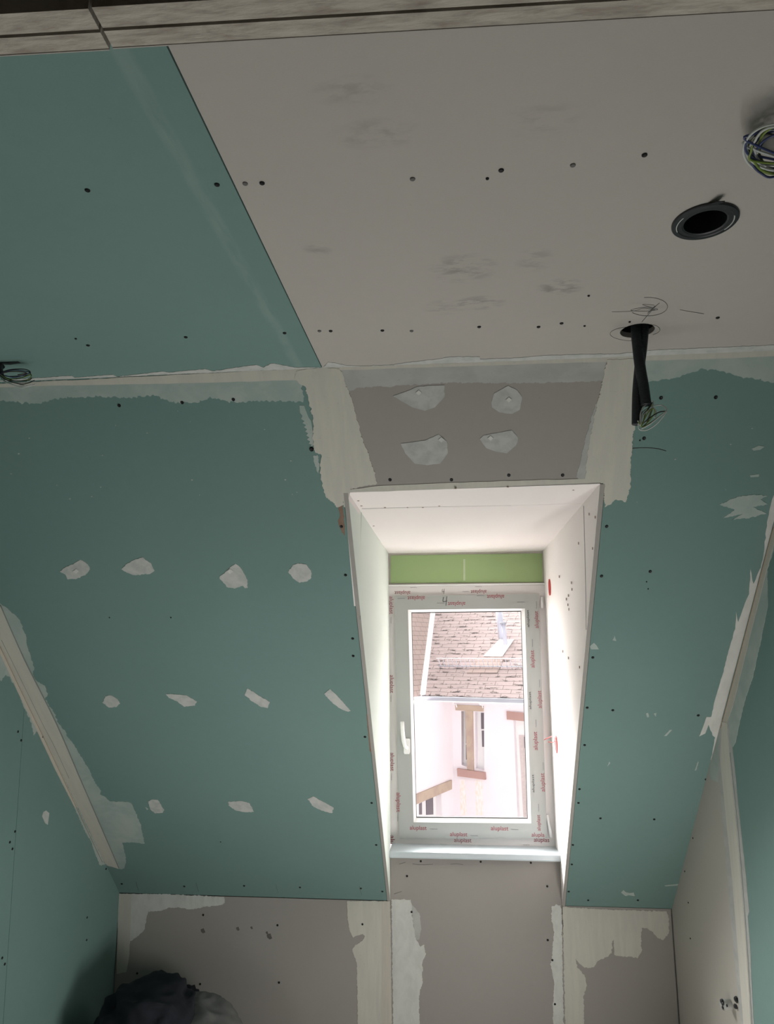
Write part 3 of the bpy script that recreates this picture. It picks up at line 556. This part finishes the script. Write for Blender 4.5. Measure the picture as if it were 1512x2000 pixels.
# red cable boxes let into the right cheek
def cheek_hit(u, v, off=0): return P_chr.hit(u, v, off)
def red_box(u, v, label):
    c = P_chr.hit(u, v); t_ = empty('cable_box', c)
    r = .036; rt = P_chr
    vs = []; fs = []; n = 28
    prof_ = [(r*1.0, -.004), (r*1.0, .0055), (r*.82, .0055), (r*.80, .0035), (0.001, .0030)]
    for k in range(n):
        a = 2*math.pi*k/n
        for (rr, hh) in prof_: vs.append(c+rt.a*(rr*.8*math.cos(a))+rt.b*(rr*math.sin(a))+rt.n*hh)
    m_ = len(prof_)
    for k in range(n):
        for i in range(m_-1): fs.append((k*m_+i, ((k+1) % n)*m_+i, ((k+1) % n)*m_+i+1, k*m_+i+1))
    mesh_obj('box_body', vs, fs, M['red'], t_, smooth=False)
    tag(t_, label, 'cable box'); return t_
red_box(1075, 1147, 'round red cable box in the right dormer cheek level with the green panel')
rb2 = red_box(1088, 1454, 'round red cable box in the right dormer cheek with a red wire coming out')
p0 = P_chr.hit(1087, 1443, .006); p3 = P_win.hit(1063, 1444, .03)
for dz, k in ((0, 0), (.012, 1)):
    p0 = P_chr.hit(1087, 1441+6*k, .006); p3 = P_win.hit(1063+8*k, 1445+4*k, .03)
    mid = (p0+p3)/2+Vector((0, -.03, .012*(1-k)))
    tube('red_wire', spline([p0, (p0+mid)/2+Vector((0, -.012, .006)), mid, p3], 8), .0016, M['red'], rb2, seg=8)

# ------------------------------------------------------------------ window
win = structure(empty('window_1', (0.043, YW, ZW0)))
def W4(pl, q, off=0): return [pl.hit(u, v, off) for u, v in q]
so = W4(P_sash, [(770, 1164), (1052, 1160), (1069, 1637), (780, 1638)])
bo = W4(P_sash, [(797, 1191), (1025, 1188.5), (1037.5, 1608), (808, 1606)])
P_gl = Plane((0, YW-.004, 0), (1, 0, 0), (0, -1, 0))
gi = W4(P_gl, [(803.6, 1196), (1018, 1193), (1031, 1599), (813, 1597)])
fo = [Vector((XW1, YW, ZW1)), Vector((XW2, YW, ZW1)), Vector((XW2, YW, ZW0)), Vector((XW1, YW, ZW0))]
fi = [Vector((p.x+(.012 if k in (0, 3) else -.012), YW, p.z+(-.012 if k < 2 else .012))) for k, p in enumerate(so)]
frame = ring4('window_frame', fo, fi, (0, .065, 0), M['film'], win)
sash = ring4('sash', so, bo, (0, .06, 0), M['sashfilm'], win)
# rounded outer rebate lip of the sash
bead = ring4('glazing_bead', [p+Vector((0, -.0004, 0)) for p in bo], gi, (0, .03, 0), M['bead'], win)
gk = [(g_ + (sum(gi, Vector())/4-g_)*.009) for g_ in gi]
ring4('glazing_seal', [p+Vector((0, -.0003, 0)) for p in gi], [g_+Vector((0, .001, 0)) for g_ in gk], (0, .004, 0), M['seal'], win)
prism('glass_pane', [p+Vector((0, .006, 0)) for p in gi], (0, .004, 0), M['glass'], win)
# handle
hp = P_sash.hit(795, 1457, 0)
hg = empty('handle', hp); hg.parent = win; hg.matrix_parent_inverse = win.matrix_world.inverted()
prism('handle_plate', [hp+Vector((x*.014, -.0, z*.034)) for x, z in ((-.8, -1), (.8, -1), (1, -.8), (1, .8), (.8, 1), (-.8, 1), (-1, .8), (-1, -.8))], (0, -.011, 0), M['pvc'], hg)
tube('handle_lever', [hp+Vector((0, -.008, -.004)), hp+Vector((0, -.035, -.004)), hp+Vector((-.006, -.044, .004)), hp+Vector((-.012, -.046, .03)), hp+Vector((-.016, -.046, .07)), hp+Vector((-.018, -.046, .112))], .009, M['pvc'], hg, seg=12)
# hinge covers on the right
for (u0, v0, u1, v1) in ((1056, 1166, 1058, 1188), (1066, 1590, 1076, 1634)):
    a_ = P_win.hit(u0, v0, 0); b_ = P_win.hit(u1, v1, 0); tube('hinge_cover', [a_+Vector((.006, -.012, 0)), b_+Vector((.0, -.012, 0))], .007, M['pvc'], win, seg=12)
# head extension with green protective film
hd = [(XW1, ZW1+.004), (XW2, ZW1+.004), (XW2, ZG), (XW1, ZG)]
hdo = prism('shutter_box_trim', [(x, YW-.001, z) for x, z in hd], (0, .06, 0), M['trim'], win)
q = [P_win.hit(u, v, .001) for u, v in [(763, 1085), (1059, 1081), (1060, 1137), (763, 1139)]]
prism('green_film_panel', q, (0, -.004, 0), M['gfilm'], win)
prism('cover_lip', [(XW1, YW-.001, ZW1-.001), (XW2, YW-.001, ZW1-.001), (XW2, YW-.001, ZW1+.006), (XW1, YW-.001, ZW1+.006)], (0, -.016, 0), M['pvc'], win)
qs = [P_win.hit(u, v, .006) for u, v in [(905, 1092), (909, 1092), (909, 1134), (905, 1134)]]
prism('paler_streak', qs, (0, -.0004, 0), plain('pale_green', (.46, .55, .36), .8), win)
# window board
Pn = Plane((0, YK-.035, 0), (1, 0, 0), (0, -1, 0))
n0 = Pn.hit(762, 1662.5); n1 = Pn.hit(1090, 1662.5); zb = Pn.hit(926, 1680).z
sx0, sx1 = B1.x+.001, B2.x-.001
y0 = YK-.035; zt = n0.z
pr = [(y0+.006, zt), (y0+.0015, zt-.002), (y0, zt-.007), (y0, zb+.006), (y0+.002, zb+.001), (y0+.006, zb), (y0+.03, zb), (y0+.03, zb+.008), (YW, zb+.008), (YW, ZW0+.001)]
vs = [(max(sx0, XW1) if False else x, y, z) for x in (sx0, sx1) for (y, z) in pr]; k = len(pr)
fs = [tuple(range(k)), tuple(range(2*k-1, k-1, -1))]+[(i, (i+1) % k, (i+1) % k+k, i+k) for i in range(k)]
mesh_obj('window_sill', vs, fs, M['sill'], win)

# printed lettering on the protective film
def text_mesh(s):
    c = bpy.data.curves.new('lettering', 'FONT'); c.body = s; c.size = 1; c.offset = 0.004; o = bpy.data.objects.new('lettering', c); COL.objects.link(o)
    bpy.context.view_layer.update(); dg = bpy.context.evaluated_depsgraph_get()
    me = bpy.data.meshes.new_from_object(o.evaluated_get(dg)); bpy.data.objects.remove(o); 
    xs = [v.co.x for v in me.vertices]; ysv = [v.co.y for v in me.vertices]; x0, x1, yy0, yy1 = min(xs), max(xs), min(ysv), max(ysv)
    for v in me.vertices: v.co.x = (v.co.x-(x0+x1)/2)/(x1-x0); v.co.y = (v.co.y-(yy0+yy1)/2)/(x1-x0)
    me.name = 'lettering'; return me
TM = {}
def letter(s, u, v, rot, wpx, mat, pl=P_sash, par=sash, sy=1.0, off=.0008):
    key = (s, mat)
    if key not in TM: me = text_mesh(s); me.materials.clear(); me.materials.append(M[mat]); TM[key] = me
    o = bpy.data.objects.new('lettering', TM[key]); COL.objects.link(o)
    p = pl.hit(u, v, off); wd = wpx*(pl.hit(u+1, v, off)-p).length
    mm = Matrix.Translation(p) @ Matrix.Rotation(math.radians(90), 4, 'X') @ Matrix.Rotation(math.radians(rot), 4, 'Z') @ Matrix.Diagonal((wd, wd*sy, wd, 1))
    o.matrix_world = mm; o.parent = par; o.matrix_parent_inverse = par.matrix_world.inverted()
W = 'aluplast'
for (u, v) in ((786, 1157), (935, 1155)): letter(W, u, v, 180, 31, 'ink_red', P_win, frame)
for v in (1182, 1336, 1488): letter(W, 763.5+(v-1182)*.006, v, -90, 34, 'ink_red', P_win, frame)
letter('alu', 766.5, 1640, -90, 15, 'ink_red', P_win, frame)
for (u, v, r_, wp) in ((813, 1167.5, 180, 34), (892, 1178.5, 180, 34), (968, 1164.5, 180, 34), (777.5, 1567, -90, 36),
                       (1049, 1210, 90, 34), (1041, 1287, 90, 34), (1055, 1366, 90, 34), (1047, 1447, 90, 35), (1061, 1528, 90, 35), (1053, 1607, 90, 30),
                       (817, 1618, 0, 33), (976, 1619, 0, 34), (896, 1630.5, 0, 34)): letter(W, u, v, r_, wp, 'ink_red')
letter('alupla', 1051, 1631.5, 0, 25, 'ink_red'); letter(W, 904, 1642, 0, 34, 'ink_red', P_win, frame); letter('aluplas', 1058, 1641.5, 0, 30, 'ink_red', P_win, frame)
for (u, v) in ((1032, 1208), (1036, 1368), (1042, 1530)): letter(W, u, v, 90, 34, 'ink_black', sy=.55)
# small black arrow marks and code lines printed between the words
SMALL = '\u25C4 ----'
def small(u, v, rot, pl=P_sash, par=sash, wpx=15):
    letter('< oooo' if False else '<ooooo', u, v, rot, wpx, 'ink_black', pl, par, .6)
for (u, v, r_) in ((784, 1169, 180), (861, 1178, 180), (939, 1163.5, 180), (1018, 1176, 180), (1048, 1182, 90), (1040, 1256, 90), (1054, 1335, 90), (1047, 1413, 90), (1061, 1497, 90), (1052, 1578, 90),
                   (847, 1619, 0), (1005, 1620, 0), (926, 1632, 0), (777, 1596, -90)): small(u, v, r_)
for (u, v, r_) in ((910, 1155.5, 180), (808, 1147.5, 180), (935, 1146, 180), (866, 1649, 0), (1028, 1650, 0), (764, 1211, -90), (764, 1364, -90), (765, 1517, -90)): small(u, v, r_, P_win, frame, 13)
for (pl4, par4, x4, y4, k4) in ((P_win, frame, 866, 1155, .55), (P_sash, sash, 869.5, 1174, 1.0)):     # handwritten digit 4
    for st in ([(-3, -8), (-4, 1), (4, -.5)], [(3.5, -9), (2.5, 0), (1.5, 9)]):
        tube('handwritten_mark', spline([pl4.hit(x4+dx*k4, y4+dy*k4, .0008) for dx, dy in st], 5), .0014 if k4 == 1 else .001, M['ink_black'], par4, seg=5)

# ------------------------------------------------------------------ duct collar in the ceiling
cc = P_ceil.hit(1377, 431)
col = empty('duct_collar', (cc.x, cc.y, ZC)); tag(col, 'round black plastic collar set into the grey ceiling board', 'ceiling collar')
lathe('flange', [(.0525, 0), (.0525, -.003), (.051, -.0045), (.044, -.005), (.0425, -.004), (.0365, -.004), (.0345, -.003), (.0345, 0)], (cc.x, cc.y, ZC), M['black'], col)
lathe('sleeve', [(.0345, -.003), (.0345, .09), (.0335, .09), (.0335, -.003)], (cc.x, cc.y, ZC), M['black'], col)
def disc(name, c, r, z0, z1, mat, par):
    n = 40; v = [(c.x+r*math.cos(2*math.pi*i/n), c.y+r*math.sin(2*math.pi*i/n), z) for z in (z0, z1) for i in range(n)]
    return mesh_obj(name, v, [tuple(range(n)), tuple(range(2*n-1, n-1, -1))]+[(i, (i+1) % n, (i+1) % n+n, i+n) for i in range(n)], mat, par)
disc('end_cap', cc, .0335, ZC+.085, ZC+.09, M['black'], col)
for a0 in (150, -25):    # pale slots in the flange
    pts = [(cc.x+.0445*math.cos(math.radians(a0+i*5)), cc.y+.0445*math.sin(math.radians(a0+i*5)), ZC-.0048) for i in range(12)]
    o = tube('slot', pts, .0009, M['w_white'], col, seg=6)
s0 = P_ceil.hit(1392, 398, .002); s1 = P_ceil.hit(1408, 388, .006); s2 = P_ceil.hit(1412, 386, .008)
prism('spring_clip', [s0+Vector((-.008, 0, 0)), s0+Vector((.008, 0, 0)), s1+Vector((.006, 0, -.004)), s1+Vector((-.005, 0, -.004))], (0, 0, -.0016), M['black'], col)

# ------------------------------------------------------------------ conduit hanging from the ceiling
ch = P_ceil.hit(1245, 646)
P_h = Plane((0, ch.y+.005, 0), (1, 0, 0), (0, -1, 0))
con = empty('flexible_conduit', (ch.x, ch.y, ZC)); tag(con, 'pair of black corrugated conduits hanging from the ceiling hole with bare wires', 'conduit')
def corr(name, ctrl, r, par, dense=11):
    c = spline(ctrl, 40); L = sum((c[i+1]-c[i]).length for i in range(len(c)-1)); N = int(L/.0009)
    out = []; acc = 0; i = 0; seg = (c[1]-c[0]).length
    for k in range(N):
        d = L*k/N
        while acc+seg < d and i < len(c)-2: acc += seg; i += 1; seg = (c[i+1]-c[i]).length
        out.append(c[i].lerp(c[i+1], (d-acc)/max(seg, 1e-9)))
    return tube(name, out, r, M['conduit'], par, seg=18, radf=lambda i: r*(1 if (i % 4) in (0, 1) else .87))
def hp_(u, v, off=0): return P_h.hit(u, v, off)
corr('corrugated_tube', [hp_(1241, 600, 0), hp_(1243, 650, 0), hp_(1247, 690, .0), hp_(1251, 720, .005), hp_(1257, 755, .006), hp_(1262, 792, .008)], .0118, con)
corr('corrugated_tube', [hp_(1259, 600, -.005), hp_(1257, 650, -.005), hp_(1253, 690, -.008), hp_(1249, 720, -.01), hp_(1245, 770, -.008), hp_(1244, 829, -.003)], .0112, con)
def wires(ctrls, mats, par, r=.0013, n=9):
    for i, c in enumerate(ctrls): tube('wire', spline(c, n), r, M[mats[i % len(mats)]], par, seg=7)
src = (1247, 827)
ws = []
rw_ = random.Random(3)
loops = [[(1250, 826), (1252, 805), (1262, 790), (1276, 784), (1272, 800), (1262, 825)],
         [(1250, 824), (1255, 806), (1270, 795), (1290, 791), (1300, 797), (1301, 803), (1290, 812), (1270, 828), (1252, 838)],
         [(1249, 838), (1262, 840), (1280, 830), (1294, 815), (1302, 803)],
         [(1252, 829), (1262, 822), (1275, 812), (1288, 805), (1302, 803)],
         [(1251, 830), (1256, 812), (1270, 800), (1278, 797), (1282, 808), (1279, 815)],
         [(1252, 832), (1260, 832), (1276, 822), (1292, 810)],
         [(1250, 826), (1258, 808), (1268, 797), (1274, 786)], [(1253, 828), (1266, 806), (1276, 798), (1278, 808), (1268, 822), (1255, 834)],
         [(1254, 830), (1262, 805), (1272, 790), (1274, 800), (1264, 826)]]
for i, lp in enumerate(loops): ws.append([hp_(u, v, .004+.012*math.sin(i*1.7+k*.9)) for k, (u, v) in enumerate([(1246, 822)]+lp)])
wires(ws, ['w_white', 'w_white', 'w_white', 'w_black', 'w_white', 'w_gy', 'w_black', 'w_gy', 'w_gy'], con)

# ------------------------------------------------------------------ coiled wires at the right edge of the ceiling
rc = P_ceil.hit(1519, 292)
coil = empty('wire_coil', (rc.x, rc.y, ZC)); tag(coil, 'loose coil of white, green and blue electric wires under the grey ceiling board', 'wires')
corr('corrugated_tube', [Vector((rc.x+.035, rc.y+.0, ZC+.05)), Vector((rc.x+.035, rc.y, ZC-.005)), Vector((rc.x+.03, rc.y-.002, ZC-.03))], .0105, coil)
rr_ = random.Random(11); P_c2 = Plane((0, 0, ZC-.03), (1, 0, 0), (0, 0, -1))
cm = ['w_white', 'w_gy', 'w_black', 'w_blue', 'w_white', 'w_gy', 'w_blue', 'w_white', 'w_black', 'w_gy', 'w_white', 'w_blue']
for i in range(12):
    cx_ = rr_.uniform(1512, 1524); cy_ = rr_.uniform(284, 300); rx = rr_.uniform(40, 62); ry = rr_.uniform(30, 52); a0 = rr_.uniform(0, 6.28); tl = rr_.uniform(-.4, .4)
    pts = [Vector((rc.x+.03, rc.y-.002, ZC-.028))]
    for k in range(15):
        a = a0+k*.45; du = rx*math.cos(a); dv = ry*math.sin(a)
        pts.append(P_c2.hit(cx_+du*math.cos(tl)-dv*math.sin(tl), cy_+du*math.sin(tl)+dv*math.cos(tl), .012*math.sin(a*1.0+i)))
    tube('wire', spline(pts, 6), .00165, M[cm[i]], coil, seg=7)

# ------------------------------------------------------------------ wires at the left edge
lc = P_ceil.hit(-22, 712)
P_l = Plane((0, lc.y, 0), (1, 0, 0), (0, -1, 0))
wl = empty('wire_bundle', (lc.x, lc.y, ZC)); tag(wl, 'black conduit with looped thin wires hanging from the green ceiling board at the left edge', 'wires')
corr('corrugated_tube', [P_l.hit(-8, 680), P_l.hit(-6, 712), P_l.hit(-3, 733)], .0125, wl)
corr('corrugated_tube', [P_l.hit(-26, 680), P_l.hit(-28, 712), P_l.hit(-34, 740)], .0125, wl)
prism('dark_wedge', [P_l.hit(u, v, .012) for u, v in [(-10, 697), (14, 700), (40, 705), (14, 709), (-10, 708)]], (0, .012, 0), M['black'], wl)  # flat black wedge beside the conduit
L2 = [[(0, 728), (20, 722), (45, 721), (58, 725), (57, 732), (40, 734), (15, 735), (0, 730)], [(0, 729), (25, 723), (50, 725), (58, 728), (45, 733), (28, 737), (8, 733)],
      [(2, 730), (10, 738), (30, 744), (52, 742), (60, 737), (61, 732), (56, 733)], [(0, 732), (12, 742), (32, 744), (55, 743), (62, 738)],
      [(1, 733), (5, 742), (20, 750), (40, 757), (55, 755), (70, 750)], [(2, 735), (15, 743), (30, 748), (45, 750), (58, 747), (67, 743)], [(3, 735), (20, 745), (38, 751), (48, 753)],
      [(2, 731), (18, 740), (40, 738), (55, 733), (60, 730)], [(0, 730), (18, 726), (40, 726), (52, 729), (35, 732)], [(3, 735), (12, 746), (28, 752), (44, 755), (62, 752)]]
ws = [[P_l.hit(u, v, .004+.010*math.sin(i*1.3+k)) for k, (u, v) in enumerate([(-2, 728)]+lp)] for i, lp in enumerate(L2)]
wires(ws, ['w_black', 'w_blue', 'w_gy', 'w_black', 'w_white', 'w_black', 'w_white', 'w_gy', 'w_brown', 'w_white'], wl, .0012)

# ------------------------------------------------------------------ socket hole at the right wall
hc = P_right.hit(1422, 1960)
hole = empty('cable_stub', hc); tag(hole, 'stub of grey pipe with torn black tape sticking out of the pale right wall board', 'cable stub')
pa = P_right.hit(1428, 1962, 0); pb = P_right.hit(1411, 1961, .030)
tube('pipe_stub', [pa-Vector((-.01, 0, 0)), pa, pa.lerp(pb, .5), pb], .0155, M['patchg'], hole, seg=18)
for (u, v, s_, of) in ((1411, 1957, 1.0, .030), (1413, 1968, .8, .028), (1420, 1964, .5, .02), (1438, 1952, 1.0, .004), (1437, 1966, .9, .004)):
    c = P_right.hit(u, v, of); r_ = .0085*s_; vs = []; fs = []
    for a_i in range(7):
        th = math.pi*a_i/6
        for k in range(10):
            ph = 2*math.pi*k/10; d_ = Vector((math.sin(th)*math.cos(ph), math.sin(th)*math.sin(ph), math.cos(th))); q = r_*(1+.45*noise.noise(d_*1.7+Vector((u, v, 0))))
            vs.append(c+Vector((d_.x*q*.7, d_.y*q*1.3, d_.z*q)))
    for a_i in range(6):
        for k in range(10): fs.append((a_i*10+k, a_i*10+(k+1) % 10, (a_i+1)*10+(k+1) % 10, (a_i+1)*10+k))
    mesh_obj('black_tape', vs, fs, M['black'], hole)

# ------------------------------------------------------------------ dark heap in the left corner
def heap(name, cx_, cy_, rx, ry, h, mat, seed, parent=None, fold=.03, tilt=(0, 0)):
    n, mrow = 72, 34; vs = []; fs = []
    for j_ in range(mrow+1):
        s_ = j_/mrow
        for i in range(n):
            a = 2*math.pi*i/n; rad = math.sin(s_*math.pi/2)**.8; z = h*math.cos(s_*math.pi/2)**.75
            x = cx_+rx*rad*math.cos(a)+tilt[0]*z; y = cy_+ry*rad*math.sin(a)+tilt[1]*z
            nv = noise.noise(Vector((x*4+seed, y*4, z*4)))*1.0 - 1.1*abs(noise.noise(Vector((x*7+z*5+seed, y*6, z*3+seed)))) + .35 - .55*abs(noise.noise(Vector((x*17-z*9, y*15, z*9+seed))))
            fade = min(1, z/.05+.15)
            x += math.cos(a)*nv*fold*fade; y += math.sin(a)*nv*fold*fade; z += nv*fold*1.2*fade
            vs.append((x, y, max(0.0, z)))
    for j_ in range(mrow):
        for i in range(n): fs.append((j_*n+i, j_*n+(i+1) % n, (j_+1)*n+(i+1) % n, (j_+1)*n+i))
    fs.append(tuple(j_ for j_ in range(n)))
    return mesh_obj(name, vs, fs, mat, parent, smooth=True)
PH = Plane((0, 3.02, 0), (1, 0, 0), (0, -1, 0))
ha = PH.hit(262, 1944); hb_ = PH.hit(345, 1975)
jk = heap('cloth_heap', -1.19, 3.02, .27, .27, ha.z-.01, M['cloth'], 2.3, fold=.055)
tag(jk, 'crumpled dark cloth with a grey sack heaped in the left corner', 'cloth')
heap('sack_heap', -1.06, 3.05, .22, .27, ha.z-.03, M['sack'], 8.1, jk, fold=.02)['label'] = 'grey sack under the dark cloth'  # grey sack under the cloth, shaped as a second heap

# ------------------------------------------------------------------ house across the courtyard
house = empty('building', (0, 16, -5)); tag(house, 'white plastered house with a pink tiled roof seen through the window', 'building')
def az(d): return Vector((math.sin(math.radians(d)), math.cos(math.radians(d)), 0))
zeave = CZ - 1.02
def hz(u, v): d = ray(u, v); return CP+d*((zeave-CZ)/d.z)
EC = hz(823, 1358.5); d1 = (hz(1021, 1364)-EC).normalized(); nm = Vector((d1.y, -d1.x, 0)); nm = nm if nm.y < 0 else -nm
d2 = -az(26); nw = Vector((-d2.y, d2.x, 0)); nw = nw if nw.x > 0 else -nw
OV = .45
_o = EC-nm*OV; _r = ray(884, 1400); _r.z = 0
_k = nm.dot(_o-Vector((0, 0, 0)))/nm.dot(_r); Cc = _r*_k; Cc.z = 0
P_m = Plane(Cc, d1, nm); P_w = Plane(Cc, -d2, nw)
def part(o, lab=None):
    if lab: o['label'] = lab
    return o
def pz(pl, z): return (z-pl.o.z)*(1 if pl.b.z > 0 else -1)
sg = 1 if P_m.b.z > 0 else -1; sgw = 1 if P_w.b.z > 0 else -1
def hole4(pl, q): return [pl.P(*p) for p in q]
wq = [(901, 1389), (911.5, 1389.5), (913, 1498), (901.5, 1494)]; wq2 = [(928, 1390), (945.5, 1391), (946, 1505), (929, 1501)]; wq3 = [(1003, 1405), (1040, 1408), (1045, 1625), (1012, 1618)]
wall = sheet('main_wall', P_m, [(0, -5*sg), (9, -5*sg), (9, zeave*sg+.3*sg), (0, zeave*sg+.3*sg)], M['plaster'], house, h=0, t=.3, px=False, holes=[hole4(P_m, wq), hole4(P_m, wq2), hole4(P_m, wq3)])
wq4 = [(818, 1570), (862, 1546), (864, 1640), (820, 1665)]
awl = -1 if P_w.W(Cc+d2)[0] < 0 else 1
wall2 = sheet('wing_wall', P_w, [(0, -5*sgw), (awl*7, -5*sgw), (awl*7, zeave*sgw-.1*sgw), (0, zeave*sgw-.1*sgw)], M['plaster'], house, h=0, t=.3, px=False, holes=[hole4(P_w, wq4)])
def hs(name, pl, q, mat, h, t, par=house): return sheet(name, pl, q, M[mat], par, h=h, t=t)
hs('lintel', P_m, [(890, 1376), (945, 1379), (945, 1389.5), (891, 1387)], 'stone', .04, .1)
hs('mullion', P_m, [(910.5, 1388), (924.5, 1388.5), (926.5, 1505), (914, 1502)], 'stone', .05, .35)
hs('sill', P_m, [(895, 1500), (949, 1508), (950, 1522), (896, 1515)], 'stonep', .08, .3)
hs('lintel', P_m, [(990.5, 1389), (1040, 1394), (1040, 1410), (991, 1405)], 'stonep', .04, .1)
def hwin(pl, q, panes, par=house, back=.14, fm='whitepaint', pm='dpane'):
    w_ = sheet('window', pl, q, M[fm], par, h=-back, t=.05)
    for p in panes: sheet('pane', pl, p, M[pm], w_, h=-back+.012, t=.014)
hwin(P_m, [(898, 1387), (914, 1387), (915, 1500), (899, 1497)], [[(905.5, 1393), (911, 1393), (911, 1424), (905.5, 1424)], [(906, 1427), (911.5, 1427), (911.8, 1453), (906, 1453)], [(906, 1456), (912, 1456), (912.5, 1485), (906.3, 1485)]])
hwin(P_m, [(927, 1387), (949, 1388), (950, 1508), (929, 1505)], [[(935.5, 1393), (942, 1393), (942.5, 1425), (936, 1425)], [(937, 1428), (943, 1428), (943.5, 1460), (938, 1460)]])
hwin(P_m, [(1000, 1402), (1044, 1404), (1050, 1630), (1008, 1622)], [[(1010, 1437), (1021, 1437), (1030, 1600), (1019, 1598)]], pm='curtain')
for (p) in ([(1021, 1440), (1030, 1440), (1032, 1462), (1022, 1462)], [(1023, 1467), (1031, 1467), (1034, 1515), (1025, 1515)], [(1025, 1521), (1034, 1521), (1036, 1545), (1026, 1545)], [(1026, 1550), (1036, 1550), (1040, 1600), (1028, 1600)]): sheet('pane', P_m, p, M['dpane'], house, h=-.10, t=.02)
sheet('lintel', P_w, [(805, 1554), (880, 1523), (880, 1541), (805, 1573)], M['stone'], house, h=.04, t=.1)
hwin(P_w, [(814, 1562), (866, 1540), (868, 1650), (816, 1670)], [[(821.5, 1560), (834.5, 1552), (835, 1592), (822, 1593)], [(842.5, 1549), (856, 1543), (857, 1592), (843.5, 1593)]])
for i, (q_, m_) in enumerate((([(928, 1522), (942, 1524), (944, 1592), (930, 1592)], 'stain'), ([(898, 1522), (908, 1522), (912, 1592), (900, 1592)], 'stain'))):
    if 'stain' not in M: M['stain'] = filler('ochre_stain', (.80, .72, .62), (.88, .83, .84), (3, 1, 1), .35, .6, .1, 9)
    sheet('stain', P_m, q_, M['stain'], wall, h=.004, t=.006)
# roofs
RT = math.tan(math.radians(42)); RW = 2.35
def upm(h_): return (-nm*h_/RT+Vector((0, 0, h_)))
def upw(h_): return (-nw*h_/RW+Vector((0, 0, h_)))
P_rm = Plane(EC, d1, (nm+Vector((0, 0, 1/RT))))
P_rw = Plane(EC, -d2, (nw+Vector((0, 0, 1/RW))))
# valley direction: in both planes
vd = P_rm.n.cross(P_rw.n); vd = vd if vd.z > 0 else -vd; vd.normalize(); H = 6.0; V = EC+vd*(H/vd.z)
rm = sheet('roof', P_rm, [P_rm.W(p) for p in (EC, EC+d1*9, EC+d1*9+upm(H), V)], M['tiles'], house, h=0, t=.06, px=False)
rwg = sheet('wing_roof', P_rw, [P_rw.W(p) for p in (EC, EC+d2*7, EC+d2*7+upw(H), V)], M['tiles2'], house, h=0, t=.06, px=False)
wv = P_rm.n.cross(vd).normalized(); wv2 = P_rw.n.cross(vd).normalized()
if wv.dot(d1) < 0: wv = -wv
if wv2.dot(d2) < 0: wv2 = -wv2
prism('valley_flashing', [EC+wv*.10, V+wv*.10, V+Vector((0, 0, 0)), EC], (P_rm.n*.02), M['flash'], house)
prism('valley_flashing', [EC+wv2*.05, V+wv2*.05, V, EC], (P_rw.n*.02), M['flash'], house)
# eave soffits, gutter, brackets
for (dd, nn, L_) in ((d1, nm, 9),):
    EC0 = EC; EC = EC-d1*2.0
    prism('soffit', [EC-Vector((0, 0, .06)), EC+dd*L_-Vector((0, 0, .06)), EC+dd*L_-nn*OV*1.9-Vector((0, 0, .06)), EC-nn*OV*1.9-Vector((0, 0, .06))], (0, 0, -.05), M['whitepaint'], house)
    prism('gutter', [EC+nn*.01-Vector((0, 0, .01)), EC+dd*L_+nn*.01-Vector((0, 0, .01)), EC+dd*L_+nn*.12-Vector((0, 0, .01)), EC+nn*.12-Vector((0, 0, .01))], (0, 0, -.10), M['zinc'], house)
    tube('gutter_rim', [EC+nn*.125-Vector((0, 0, .105)), EC+dd*L_+nn*.125-Vector((0, 0, .105))], .014, M['flash'], house, seg=8)
    for k in range(16):
        q_ = EC+dd*(.35+k*.62)-Vector((0, 0, .11)); tube('gutter_bracket', [q_+nn*.12, q_+nn*.08-Vector((0, 0, .05)), q_-nn*.05-Vector((0, 0, .06)), q_-nn*.1-Vector((0, 0, .13))], .012, M['flash'], house, seg=6)
EC = EC0
# snow guard rail
g0 = EC+upm(.62)+d1*.15
gr = empty('snow_guard', g0); gr.parent = house; gr.matrix_parent_inverse = house.matrix_world.inverted()
for hh in (.03, .2): tube('rail', [g0+P_rm.n*hh+Vector((0, 0, hh*.3)), g0+d1*8+P_rm.n*hh+Vector((0, 0, hh*.3))], .012, M['flash'] if hh > .1 else M['zinc'], gr, seg=6)
for k in range(60): p = g0+d1*(.05+k*.11); tube('baluster', [p, p+P_rm.n*.2+Vector((0, 0, .06))], .006, M['pipe'], gr, seg=5)
# flues and flashing
fl = sheet('flue_flashing', P_rm, [(945, 1282), (981, 1283), (1004, 1250), (976, 1250)], M['flash'], house, h=.02, t=.02)
sheet('light_tiles', P_rm, [(930, 1284), (985, 1284), (972, 1315), (912, 1315)], M['tiles2'], house, h=.012, t=.012)
def flue(u0, v0, u1, v1, r):
    a_ = P_rm.hit(u0, v0, -.1); vert = Plane(a_, d1, Vector((0, -1, 0))); b_ = vert.hit(u1, v1); b_ = Vector((a_.x+(b_.x-a_.x), a_.y, b_.z))
    tube('flue_pipe', [a_, a_.lerp(b_, .5), b_], r, M['pipe'], house, seg=20); return a_, b_
flue(981, 1254, 974, 1185, .08); a_, b_ = flue(989, 1270, 983, 1219, .05)
tube('flue_cowl', [b_, b_+Vector((0, 0, .05))], .075, M['zinc'], house, seg=20)
yard = structure(box('ground', (-30, YW+1.2, -5.1), (30, 40, -5.0), M['yard']))
